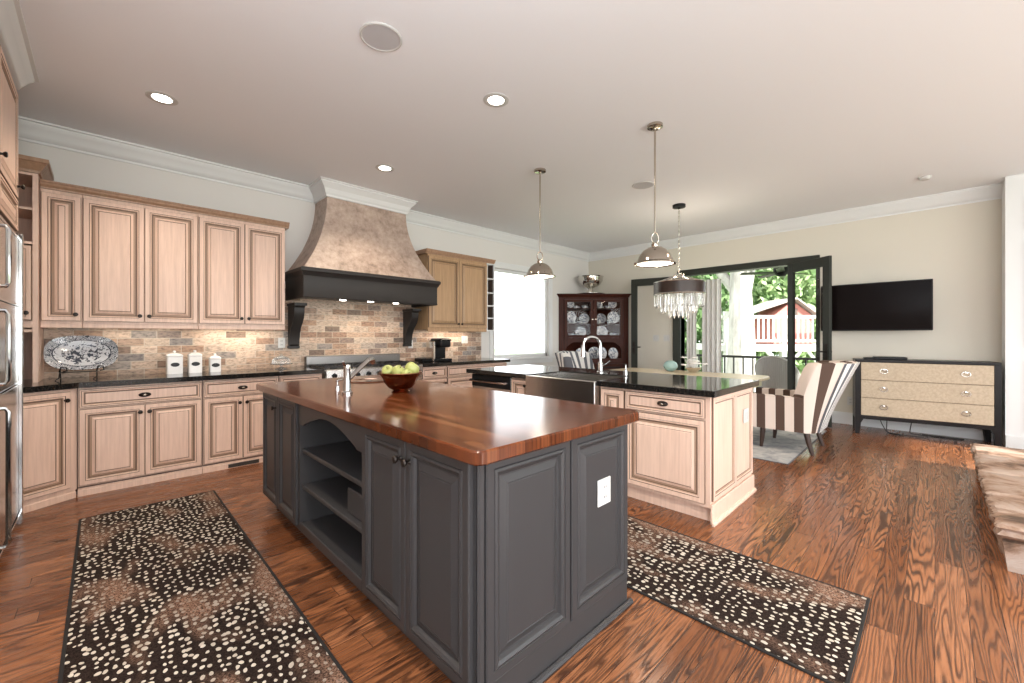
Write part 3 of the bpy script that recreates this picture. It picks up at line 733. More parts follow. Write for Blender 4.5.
mb.tube([P(.0, .08), P(.06, .115), P(.16, .172), P(.20, .195)], [.013, .013, .015, .016]); mb.build('spout', M['chrome'], fc)
mb = MB(); mb.tube([P(.19, .19), P(.235, .195), P(.25, .17)], [.018, .018, .016]); mb.build('spray_head', M['chrome'], fc)
mb = MB(); mb.tube([(fxx, fyy, fz+.165), (fxx-.03, fyy-.03, fz+.178), (fxx-.05, fyy-.06, fz+.20)], .006); mb.build('lever', M['chrome'], fc)
mb = MB(); mb.lathe([(.016, .0005), (.014, .03), (.006, .035), (.006, .06), (.012, .065), (.012, .07), (.001, .072)], (1.06, 2.66, fz), 14); mb.tube([(1.06, 2.66, fz+.068), (1.10, 2.68, fz+.07)], .005)
tag(mb.build('soap_dispenser', M['chrome']), 'short chrome soap dispenser beside the island faucet', 'soap dispenser')
bc = (1.335, 2.36)
bo = thing('fruit_bowl', 'copper footed bowl full of green apples on the butcher block', 'bowl', (*bc, fz))
mb = MB(); mb.lathe([(.055, .0005), (.058, .006), (.045, .012), (.075, .030), (.098, .058), (.108, .085), (.122, .108), (.140, .120), (.139, .124), (.120, .113), (.103, .088), (.090, .058), (.065, .034), (.001, .024)], (*bc, fz), 40); mb.build('bowl_body', M['copper'], bo)
ap = thing('green_apple', 'green apple at the left rim of the copper bowl', 'apple', (0, 0, 0), group='green apples in the copper bowl')
mb = MB(); mb.lathe([(.001, -.030), (.014, -.034), (.028, -.028), (.039, -.008), (.040, .008), (.032, .027), (.018, .034), (.006, .030), (.001, .026)], (0, 0, 0), 20); mb.build('apple_flesh', M['apple'], ap)
mb = MB(); mb.tube([(0, 0, .026), (.004, .002, .046)], .002, 6); mb.build('apple_stem', M['stem'], ap)
Rr = (.713, -.701); Fw = (.701, .713)
def inb(u, f, h): return (bc[0]+Rr[0]*u+Fw[0]*f, bc[1]+Rr[1]*u+Fw[1]*f, fz+h)
ap.location = inb(-.072, -.02, .128); ap.rotation_euler = (R(35), R(-40), 0)
for (u, f, h), rz, lab in (((.0, -.055, .128), (R(30), R(10), 0), 'green apple in the middle of the copper bowl'),
                         ((.072, .0, .142), (R(15), R(35), 0), 'largest green apple at the right of the copper bowl'),
                         ((.052, -.062, .112), (R(60), R(20), 0), 'small green apple low at the front right of the bowl'),
                         ((-.035, .055, .125), (R(-20), R(-20), 0), 'green apple at the back left of the bowl'),
                         ((.04, .072, .116), (R(-30), R(10), 0), 'green apple at the back right of the bowl')):
    a = dup(ap, inb(u, f, h), 0, lab); a.rotation_euler = rz
    if 'largest' in lab: a.scale = (1.18, 1.12, 1.15)
    if 'small' in lab: a.scale = (.85, .85, .85)

# ---------------------------------------------------------------- second island
JX0, JX1, JY0, JY1 = 2.935, 3.835, 1.07, 3.62
TJ = fr(JX0, JY1, 0, 1, 0); LJ = JY1-JY0
j = lambda y: JY1-y
isl2 = thing('kitchen_island', 'limed wood sink island with black granite top', 'kitchen island', (3.36, 2.3, 0))
mb = MB(TJ); mb.box(j(2.985), j(2.74), 0, JX1-JX0, .11, .87); mb.box(j(1.94), LJ, 0, JX1-JX0, .11, .87); mb.box(j(2.74), j(1.94), 0, JX1-JX0, .11, .615); mb.box(j(2.74), j(1.94), .50, JX1-JX0, .615, .87); mb.box(0, j(2.985), .58, JX1-JX0, .11, .87); mb.box(0, .02, 0, .58, .11, .87); mb.box(j(2.99), LJ-.02, .055, JX1-JX0, 0, .11)
mb.build('island_body', PAINT, isl2, smooth=0)
door(TJ, j(2.975), j(2.74), .135, .85, isl2, kn=(j(2.77), .80), st=.045)
door(TJ, j(2.725), j(2.335), .135, .60, isl2, kn=(j(2.37), .55)); door(TJ, j(2.33), j(1.945), .135, .60, isl2, kn=(j(2.29), .55))
door(TJ, j(1.925), j(1.715), .135, .85, isl2, st=.05)
mb = MB(TJ); front(mb, j(1.70), j(1.10), .715, .85, .030, raised=False); d = mb.build('drawer', PAINT, isl2, smooth=0); cup_pull(TJ, j(1.40), .785, d, -.014)
door(TJ, j(1.70), j(1.10), .135, .70, isl2)
TJE = fr(JX0, JY0, 0, 0, 1); LJE = JX1-JX0
for x0, x1 in ((.055, .47), (.50, LJE-.02)):
    mb = MB(TJE); front(mb, x0-.03, x1+.01, .15, .86, .045, .014, raised=False); mb.build('end_panel', PAINT, isl2, smooth=0)
mb = MB(TJE); mb.box(0, LJE, -.018, 0, 0, .135, .003); mb.prism([(-.018, 0), (-.034, 0), (-.034, .012), (-.026, .022), (-.018, .024)], 'x', -.02, LJE+.02)
mb.box(LJE, LJE+.018, -.018, JY1-JY0, 0, .13, .003); mb.build('base_board', M['limed'], isl2, smooth=0)
plate('outlet_plate', fr(3.66, JY0-.006, .645, 0, 1), 'switch', 'white plate on the end of the limed wood island', 'outlet', .11, .11)
dw = thing('dishwasher', 'panelled dishwasher with bar handle in the sink island', 'dishwasher', (3.1, 3.3, 0))
mb = MB(TJ); mb.box(.022, j(2.99), -.015, .575, .12, .862, .004); mb.build('dishwasher_door', M['steel'], dw, smooth=0)
mb = MB(TJ); mb.tube([(.05, -.015, .80), (.05, -.07, .80), (j(2.99)-.04, -.07, .80), (j(2.99)-.04, -.015, .80)], .014); mb.build('dishwasher_handle', M['chrome'], dw)
mb = MB(TJ); mb.box(.022, j(2.99), -.022, -.0152, .735, .86, .003); mb.build('control_panel', M['black'], dw, smooth=0)
# apron sink and granite with a notch for it
SY0, SY1, SX1 = 1.95, 2.73, 3.42
mb = MB(); GZ0, GZ1 = .871, .915
mb.prism([(2.88, 1.02), (3.87, 1.02), (3.87, 3.66), (2.88, 3.66), (2.88, SY1+.004), (SX1+.004, SY1+.004), (SX1+.004, SY0-.004), (2.88, SY0-.004)], 'z', GZ0, GZ1)
gt = mb.build('granite_countertop', M['granite'], smooth=0); tag(gt, 'polished black granite top of the limed wood sink island', 'countertop')
bv = gt.modifiers.new('edge', 'BEVEL'); bv.width = .004; bv.segments = 2
sk = thing('apron_sink', 'stainless apron front sink set in the black granite', 'sink', (3.15, 2.34, .66))
mb = MB()
mb.box(2.862, 2.895, SY0, SY1, .62, .908, .006); mb.box(2.895, SX1, SY0, SY0+.018, .68, .905); mb.box(2.895, SX1, SY1-.018, SY1, .68, .905); mb.box(SX1-.018, SX1, SY0, SY1, .68, .905); mb.box(2.9, SX1, SY0, SY1, .66, .68)
mb.build('sink_basin', M['steel'], sk, smooth=0)
mb = MB(); mb.lathe([(.001, .683), (.04, .683), (.045, .6805)], (3.2, 2.34, 0), 20); mb.build('drain', M['chrome'], sk)
fc = thing('gooseneck_faucet', 'tall chrome gooseneck faucet behind the apron sink', 'faucet', (3.52, 2.33, GZ1))
mb = MB(); x, y = 3.52, 2.33
mb.lathe([(.034, .0005), (.034, .01), (.024, .018), (.022, .10), (.018, .11), (.001, .112)], (x, y, GZ1), 20); mb.build('faucet_body', M['chrome'], fc)
mb = MB(); pts = [(x, y, GZ1+.10), (x, y, GZ1+.27)]
for k in range(1, 11): a = math.pi*k/10; pts.append((x-.075+.075*math.cos(a), y+.05*(1-math.cos(a)), GZ1+.27+.085*math.sin(a)))
mb.tube(pts, .014, 10); mb.build('spout', M['chrome'], fc)
e = pts[-1]; mb = MB(); mb.tube([e, (e[0]-.002, e[1], e[2]-.05), (e[0]-.004, e[1], e[2]-.11)], [.017, .02, .024], 12); mb.build('spray_head', M['chrome'], fc)
mb = MB(); mb.tube([(x, y-.02, GZ1+.07), (x+.01, y-.06, GZ1+.085), (x+.01, y-.10, GZ1+.12)], .007); mb.build('lever', M['chrome'], fc)
mb = MB(); mb.lathe([(.018, .0005), (.016, .04), (.007, .045), (.007, .09), (.013, .094), (.001, .10)], (3.52, 2.05, GZ1), 14)
tag(mb.build('soap_dispenser', M['chrome']), 'chrome soap dispenser beside the gooseneck faucet', 'soap dispenser')

# ---------------------------------------------------------------- rugs
def rug(name, x0, x1, y0, y1, rz, lab, m, edge, h=.008):
    cx, cy = (x0+x1)/2, (y0+y1)/2
    t = thing(name, lab, 'rug', (cx, cy, 0), R(rz)); a, b = (x1-x0)/2, (y1-y0)/2
    mb = MB(); mb.box(-a+.012, a-.012, -b+.012, b-.012, .0006, h, .002); mb.build('pile', m, t, smooth=0, world=False)
    mb = MB()
    for q in ((-a, a, -b, -b+.013), (-a, a, b-.013, b), (-a, -a+.013, -b+.013, b-.013), (a-.013, a, -b+.013, b-.013)): mb.box(*q, .0006, h+.001, .002)
    mb.build('binding', edge, t, smooth=0, world=False)
rug('runner_rug', -.12, .655, 1.10, 4.17, 0, 'antelope spotted runner rug left of the charcoal island', M['rug'], M['rugedge'])
rug('runner_rug', 1.90, 2.655, .22, 2.75, 0, 'antelope spotted runner rug between the two islands', M['rug'], M['rugedge'])
rug('area_rug', 4.85, 6.95, 1.02, 4.6, 0, 'grey area rug under the dining table', M['greyrug'], M['slate_fab'], .007)

# ---------------------------------------------------------------- counter things
pl = thing('platter_stand', 'black wrought iron easel holding the platter on the left counter', 'stand', (-.10, 5.16, CT1))
for dx in (-.12, .10):
    mb = MB(); x = -.14+dx
    mb.tube([(x, 5.27, CT1+.004), (x, 5.22, CT1+.05), (x, 5.16, CT1+.06), (x, 5.10, CT1+.045), (x, 5.07, CT1+.02), (x-.02, 5.05, CT1+.004)], .004, 6)
    mb.tube([(x, 5.16, CT1+.06), (x+.0, 5.115, CT1+.07), (x+.01, 5.09, CT1+.11), (x+.04, 5.09, CT1+.105), (x+.045, 5.09, CT1+.075), (x+.02, 5.09, CT1+.07)], .0055, 6)
    mb.tube([(x, 5.22, CT1+.05), (x, 5.30, CT1+.22)], .004, 6); mb.build('easel_leg', M['iron'], pl)
mb = MB(); mb.tube([(-.26, 5.16, CT1+.06), (-.04, 5.16, CT1+.06)], .004, 6); mb.build('cross_bar', M['iron'], pl)
o = (-.128, 5.19, CT1+.222)
pt = bpy.data.objects.new('tmp', None)
mb = MB()
def oct_(a, b, y, n=48, p=2.7):
    return [(a*math.copysign(abs(math.cos(2*math.pi*k/n))**(2/p), math.cos(2*math.pi*k/n)), y, b*math.copysign(abs(math.sin(2*math.pi*k/n))**(2/p), math.sin(2*math.pi*k/n))) for k in range(n)]
mb.loops([oct_(.10, .06, .022), oct_(.15, .10, .018), oct_(.225, .155, -.008), oct_(.225, .155, -.014), oct_(.17, .112, .006), oct_(.15, .098, .012), oct_(.02, .012, .013)])
pt = mb.build('platter', M['platter']); pt.location = o; pt.rotation_euler = (R(-20), R(0), R(0)); tag(pt, 'large blue and white patterned oval platter on the iron easel', 'platter')
can = None
for x, wd, h, lab in ((.495, .122, .165, 'largest white lidded canister, leftmost on the counter'), (.655, .108, .165, 'middle white lidded canister between its two neighbours'), (.82, .095, .128, 'smallest white lidded canister, rightmost of the three')):
    k = thing('canister', lab, 'canister', (x, 5.20, CT1), group='white canisters on the counter')
    mb = MB(); w2 = wd/2; c0 = CT1+.0005
    mb.loops([rr(x-w2, x+w2, 5.20-w2, 5.20+w2, .012, c0, 3), rr(x-w2, x+w2, 5.20-w2, 5.20+w2, .012, c0+h*.97, 3), rr(x-w2*.95, x+w2*.95, 5.20-w2*.95, 5.20+w2*.95, .012, c0+h, 3)]); mb.build('canister_body', M['white'], k)
    mb = MB(); mb.loops([rr(x-w2*s, x+w2*s, 5.20-w2*s, 5.20+w2*s, .012*s, c0+h+dz, 3) for s, dz in ((.98, .001), (1.03, .004), (1.03, .014), (.85, .026), (.45, .036), (.2, .038))]); mb.lathe([(.010, .036), (.014, .05), (.010, .06), (.001, .062)], (x, 5.20, c0+h), 12); mb.build('canister_lid', M['white'], k)
    mb = MB(); mb.loops([[(x+a*math.cos(q), yy, c0+h*.55+b*math.sin(q)) for q in [2*math.pi*i/24 for i in range(24)]] for a, b, yy in ((.034, .020, 5.20-w2+.0002), (.034, .020, 5.20-w2-.004), (.028, .015, 5.20-w2-.006), (.026, .013, 5.20-w2-.0045))]); mb.build('oval_badge', M['iron'], k)
gj = thing('glass_cake_dome', 'clear glass lidded dish on the counter left of the range', 'dish', (1.42, 5.12, CT1))
mb = MB(); mb.lathe([(.06, .0005), (.06, .006), (.015, .02), (.015, .045), (.11, .055), (.115, .065), (.11, .066), (.001, .058)], (1.42, 5.12, CT1), 28); mb.build('dish_base', M['crystal'], gj)
mb = MB(); mb.lathe([(.095, .067), (.095, .09), (.075, .125), (.03, .145), (.012, .15), (.014, .165), (.001, .17)], (1.42, 5.12, CT1), 28); mb.build('dish_lid', M['crystal'], gj)
cm = thing('coffee_maker', 'black and silver single cup coffee maker on the right counter', 'coffee maker', (3.60, 5.16, CT1))
x, y, z = 3.57, 5.15, CT1+.0005
mb = MB(); mb.box(x-.12, x+.12, y-.14, y+.14, z, z+.035, .01); mb.box(x-.12, x+.10, y+.0, y+.14, z+.03, z+.30, .02, 2); mb.build('machine_body', M['black'], cm)
mb = MB(); mb.box(x-.10, x+.10, y-.14, y+.13, z+.20, z+.335, .03, 3); mb.build('brew_head', M['black'], cm)
mb = MB(); mb.box(x-.165, x-.122, y-.06, y+.13, z, z+.29, .01); mb.build('water_tank', M['silver'], cm)
mb = MB(); mb.tube([(x-.08, y-.14, z+.30), (x-.08, y-.165, z+.315), (x+.08, y-.165, z+.315), (x+.08, y-.14, z+.30)], .009); mb.build('lift_handle', M['silver'], cm)
mb = MB(); mb.box(x-.07, x+.07, y-.13, y-.02, z+.035, z+.042, .002); mb.build('drip_tray', M['silver'], cm)
mb = MB(); mb.box(3.22, 3.40, 5.10, 5.30, z, z+.045, .01); tag(mb.build('capsule_tray', M['black']), 'low dark tray on the counter left of the coffee maker', 'tray')

# ---------------------------------------------------------------- pendants and chandelier
def pendant(x, y, zr, lab):
    p = thing('pendant_light', lab, 'pendant light', (x, y, H), group='nickel pendants over the sink island')
    mb = MB(); mb.lathe([(.065, -.0005), (.065, -.022), (.055, -.028), (.012, -.03), (.012, -.05), (.001, -.051)], (x, y, H), 28); mb.build('ceiling_canopy', M['nickel'], p)
    mb = MB(); mb.tube([(x, y, H-.045), (x, y, zr+.27)], .0085, 10); mb.build('rod', M['nickel'], p)
    mb = MB(); pts = [(x+.030*math.sin(a)*Rr[0], y+.030*math.sin(a)*Rr[1], zr+.225+.047*math.cos(a)) for a in [R(-150+300*k/16) for k in range(17)]]
    mb.tube(pts, .006, 8); mb.lathe([(.026, .135), (.03, .15), (.03, .175), (.02, .185), (.001, .187)], (x, y, zr), 20); mb.build('yoke', M['nickel'], p)
    mb = MB(); mb.lathe([(.03, .150), (.06, .142), (.10, .115), (.130, .075), (.145, .035), (.150, .018), (.172, .006), (.175, 0), (.170, -.004), (.146, .010), (.140, .032), (.124, .072), (.095, .110), (.055, .136), (.028, .144)], (x, y, zr), 36); sh = mb.build('shade', M['nickel'], p)
    for k in range(3):
        a = R(20+120*k); mb = MB(); mb.box(x+.168*math.cos(a)-.012, x+.168*math.cos(a)+.012, y+.168*math.sin(a)-.012, y+.168*math.sin(a)+.012, zr-.010, zr+.012, .003); mb.build('rim_clip', M['nickel'], sh)
    mb = MB(); mb.lathe([(.001, -.012), (.08, -.008), (.15, .002), (.15, .006), (.001, .004)], (x, y, zr), 32); mb.build('diffuser', M['bulb_soft'], p)
    light('pendant_lamp', 'POINT', (x, y, zr-.06), 5, WARM, radius=.08)
pendant(3.416, 3.038, 1.93, 'polished nickel dome pendant over the far end of the sink island')
pendant(3.395, 1.695, 1.90, 'polished nickel dome pendant over the near end of the sink island')
chx, chy = 5.706, 2.496
ch = thing('chandelier', 'dark drum chandelier with hanging crystal prisms over the dining table', 'chandelier', (chx, chy, H))
mb = MB(); mb.lathe([(.085, -.0005), (.085, -.035), (.02, -.04), (.001, -.06)], (chx, chy, H), 28); mb.build('ceiling_canopy', M['iron'], ch)
mb = MB()
zz = H-.05; k = 0
while zz > 2.16:
    a = R(90*(k % 2)); mb.tube([(chx+.011*math.cos(a)*math.sin(q), chy+.011*math.sin(a)*math.sin(q), zz-.02+.022*math.cos(q)) for q in [2*math.pi*i/10 for i in range(11)]], .004, 5, False); zz -= .034; k += 1
mb.tube([(chx, chy, H-.04), (chx, chy, 2.10)], .003, 6)
mb.build('chain', M['silver'], ch)
mb = MB(); mb.tube([(chx, chy, 2.02), (chx, chy, 2.13), (chx, chy, 2.16)], [.02, .02, .006], 10)
for k in range(8):
    a = R(45*k); ca, sa = math.cos(a), math.sin(a)
    mb.tube([(chx, chy, 2.07), (chx+.12*ca, chy+.12*sa, 2.09), (chx+.22*ca, chy+.22*sa, 2.055), (chx+.325*ca, chy+.325*sa, 2.02)], .008, 6)
    mb.tube([(chx+.05*ca, chy+.05*sa, 2.08), (chx+.07*ca, chy+.07*sa, 2.14)], .006, 6)
mb.build('top_frame', M['silver'], ch)
mb = MB(); mb.lathe([(.325, 1.86), (.335, 1.86), (.335, 2.02), (.325, 2.02), (.325, 1.86)], (chx, chy, 0), 48); mb.build('drum_band', M['drum'], ch)
mb = MB(); mb.lathe([(.337, 1.85), (.341, 1.858), (.337, 1.866)], (chx, chy, 0), 48); mb.lathe([(.337, 2.014), (.341, 2.022), (.337, 2.03)], (chx, chy, 0), 48); mb.build('drum_edge', M['silver'], ch)
mb = MB(); mb.lathe([(.001, 1.87), (.315, 1.87), (.315, 1.862), (.001, 1.862)], (chx, chy, 0), 32); mb.build('diffuser', M['bulb_soft'], ch)
proto = None
for r, n, zt_, ln in ((.31, 34, 1.86, .19), (.225, 24, 1.86, .27), (.13, 14, 1.86, .33)):
    for k in range(n):
        a = 2*math.pi*k/n
        if proto is None or proto['ln'] != ln:
            mb = MB(); mb.loops([[(.0135*math.cos(R(60*i))*s, .0135*math.sin(R(60*i))*s, z) for i in range(6)] for s, z in ((.3, 0), (1, -.012), (1, -ln+.03), (.15, -ln))])
            proto = mb.build('crystal_prism', M['crystal'], ch, smooth=0, world=False); proto['ln'] = ln; o = proto
        else:
            o = proto.copy(); C.objects.link(o); o.parent = ch
        o.location = (r*math.cos(a), r*math.sin(a), zt_-H); o.rotation_euler = (0, 0, a)
light('chandelier_lamp', 'POINT', (chx, chy, 1.46), 5, WARM, radius=.15)
light('chandelier_uplight', 'POINT', (chx+.15, chy, 2.25), 9, WARM, radius=.1)

# ---------------------------------------------------------------- corner hutch
hd_ = 8.53; hu = 1.672
HX, HY = Fw[0]*hd_+Rr[0]*hu, Fw[1]*hd_+Rr[1]*hu
TH = fr(HX, HY, 0, *Fw); HW = .715
ht = thing('corner_hutch', 'dark cherry corner hutch with glass doors full of china', 'hutch', (HX, HY, 0))
def tri(s, y0, z, k=.0): return [(-s, y0, z), (s, y0, z), (s, y0+k, z), (.03, y0+k+s-.03, z), (-.03, y0+k+s-.03, z), (-s, y0+k, z)]
mb = MB(TH)
hs = HW-.03
mb.loops([tri(hs, .02, 0), tri(hs, .02, .10)]); mb.loops([tri(hs, .02, .745), tri(hs, .02, .785)]); mb.loops([tri(hs, .02, 2.06), tri(hs, .02, 2.09)])
for s in (-1, 1):
    mb.loops([[(s*hs, .02, z), (s*(hs-.02), .02, z), (s*.0, hs-.02, z), (s*.0, hs, z)] for z in (.1, 2.07)])
    mb.box(min(s*.61, s*HW), max(s*.61, s*HW), 0, .028, 0, 2.09, .003)
mb.box(-.61, .61, 0, .028, 2.035, 2.09); mb.box(-.61, .61, 0, .028, 1.165, 1.24); mb.box(-.61, .61, 0, .028, .72, .82); mb.box(-.61, .61, 0, .028, 0, .12)
mb.build('hutch_body', M['cherry'], ht, smooth=0)
mb = MB(TH); q = [(-.61, 1.17), (-.61, .82), (-.57, .82), (-.57, 1.0), (-.54, 1.07), (-.49, 1.10), (-.45, 1.14), (-.40, 1.15)]
mb.prism(q+[(-p[0], p[1]) for p in q[::-1]], 'y', .004, .026); mb.build('scalloped_apron', M['cherry'], ht, smooth=0)
mb = MB(TH); mb.loops([[(-HW-o, -o, z), (HW+o, -o, z), (HW+o*.2, .03, z), (-HW-o*.2, .03, z)] for o, z in ((0, 2.07), (.01, 2.075), (.02, 2.10), (.045, 2.125), (.045, 2.145), (0, 2.146))]); mb.loops([tri(hs, .03, 2.092), tri(hs, .03, 2.146)]); mb.build('cornice', M['cherry'], ht, smooth=0)
for z in (1.225, 1.52, 1.835): mb = MB(TH); mb.loops([tri(hs-.03, .035, z), tri(hs-.03, .035, z+.016)]); mb.build('shelf', M['cherry'], ht, smooth=0)
for s in (-1, 1):
    a, b = (-.60, -.006) if s < 0 else (.006, .60)
    mb = MB(TH); mb.box(a, a+.06, -.02, -.001, 1.245, 2.03); mb.box(b-.06, b, -.02, -.001, 1.245, 2.03); mb.box(a+.06, b-.06, -.02, -.001, 1.245, 1.30); mb.box(a+.06, b-.06, -.02, -.001, 1.975, 2.03); d = mb.build('glass_door', M['cherry'], ht, smooth=0)
    mb = MB(TH); mb.box(a+.055, b-.055, -.012, -.009, 1.295, 1.98); mb.build('pane', M['glass'], d, smooth=0)
    knob(TH, (-.03 if s < 0 else .036), 1.62, d, 'nickel', -.02)
    mb = MB(TH); front(mb, a, b, .13, .715, .07, y=0); mb.build('door', [M['cherry'], M['ebony']], ht, smooth=0)
china = mat('blue_willow_china', (.62, .63, .64), .15); _t = NT(china)
_t.col(_t.ramp(_t.noise(_t.tc.outputs['Object'], 26, 3, .6, .8), [(.44, (.17, .19, .24)), (.53, (.60, .61, .62)), (.7, (.72, .72, .71))]))
def hp(x, y, z): return TH @ Vector((x, y, z))
hrot = R(45.5-90)
def mk_plate(name, lab, r):
    mb = MB(); mb.lathe([(.001, .0), (r*.55, 0), (r*.62, .004), (r, .016), (r, .02), (r*.62, .009), (r*.5, .006), (.001, .006)], (0, 0, 0), 28)
    return tag(mb.build(name, china), lab, 'plate', 'china in the corner hutch')
def stand(lab, x, z, r, y=.17, lean=14, sx=1.0):
    y = max(.055, min(y, hs-abs(x)-r*sx-.02, hs-abs(x)-.27*r-.06))
    o = mk_plate('china_plate', lab, r)
    o.rotation_euler = (R(90-lean), 0, hrot); o.scale = (sx, 1, 1); p = hp(x, y, z+r*math.cos(R(lean))+.004); o.location = p
def cup(lab, x, z, r=.045, h=.06, y=.075, name='china_cup'):
    mb = MB(); mb.lathe([(r*.5, 0), (r*.6, .004), (r*.95, h*.5), (r, h), (r*.95, h), (r*.88, h*.5), (.001, .008)], (0, 0, 0), 18)
    mb.tube([(r*.9, 0, h*.8), (r*1.45, 0, h*.75), (r*1.45, 0, h*.35), (r*.85, 0, h*.25)], .005, 6)
    o = tag(mb.build(name, china), lab, 'cup' if 'cup' in name else 'pot', 'china in the corner hutch'); o.location = hp(x, y, z+.001); o.rotation_euler = (0, 0, hrot)
z3, z2, z1_, z0_ = 1.852, 1.537, 1.242, .786
stand('plate standing at the left end of the top hutch shelf', -.47, z3, .085); cup('left bowl shaped cup on the top hutch shelf, left door', -.36, z3, .055, .05); cup('right bowl shaped cup on the top hutch shelf, left door', -.18, z3, .055, .05)
cup('left bowl shaped cup on the top hutch shelf, right door', .14, z3, .055, .05); cup('right bowl shaped cup on the top hutch shelf, right door', .30, z3, .055, .05); stand('plate standing at the right end of the top hutch shelf', .42, z3, .09, .20); stand('plate behind the left cup on the top shelf, right door', .15, z3, .085, .25)
stand('tall plate at the left end of the middle hutch shelf', -.44, z2, .13, .20, 14, .75); cup('cup in front of the tall plate on the middle hutch shelf', -.40, z2, .05, .075, .1); cup('low cup on the middle hutch shelf, left door', -.26, z2, .06, .05, .12)
stand('plate leaning at the right of the left door, middle shelf', -.14, z2, .11, .33); cup('pot on the middle hutch shelf, left of the right door', .13, z2, .075, .13, .15, 'china_pot')
stand('largest plate at the right end of the middle hutch shelf', .43, z2, .125, .20); cup('cup in front of the largest hutch plate', .33, z2, .045, .08, .09); stand('plate behind the pot on the middle hutch shelf', .22, z2, .11, .33)
cup('square mug at the left end of the bottom glazed shelf', -.45, z1_, .06, .09); stand('plate standing on the bottom glazed shelf, left door', -.24, z1_, .115); stand('round plate standing on the bottom glazed shelf, right door', .20, z1_, .125); cup('mug beside the round plate on the bottom glazed shelf', .42, z1_, .07, .10); cup('small cup at the right end of the bottom glazed shelf', .52, z1_, .045, .06)
stand('plate standing left in the open hutch niche', -.22, z0_, .12, .25); stand('oval plate standing in the middle of the open hutch niche', .20, z0_, .13, .17, 12, .8); cup('pot at the left end of the open hutch niche', -.42, z0_, .07, .15, .14, 'china_pot')
stand('square serving plate standing at the right end of the open niche', .43, z0_, .125, .20, 12, .8); stand('plate behind the oval plate in the open niche', .08, z0_, .13, .34)
pb = thing('punch_bowl', 'silver footed punch bowl on a tray on top of the hutch', 'bowl', hp(0, .24, 2.147))
p = hp(-.02, .24, 2.147)
mb = MB(); mb.lathe([(r_*1.5, h_*1.45) for r_, h_ in [(.09, .02), (.095, .026), (.04, .04), (.03, .09), (.06, .105), (.13, .14), (.17, .20), (.175, .25), (.185, .262), (.178, .265), (.165, .245), (.155, .20), (.11, .145), (.001, .115)]], p, 36); mb.build('bowl_body', M['silver'], pb)
mb = MB(); mb.lathe([(r_*1.3, h_*1.3) for r_, h_ in [(.001, .0005), (.20, .0005), (.235, .012), (.235, .017), (.19, .010), (.1, .012), (.001, .012)]], p, 36); tag(mb.build('silver_tray', M['silver']), 'round silver tray under the punch bowl on the hutch', 'tray')
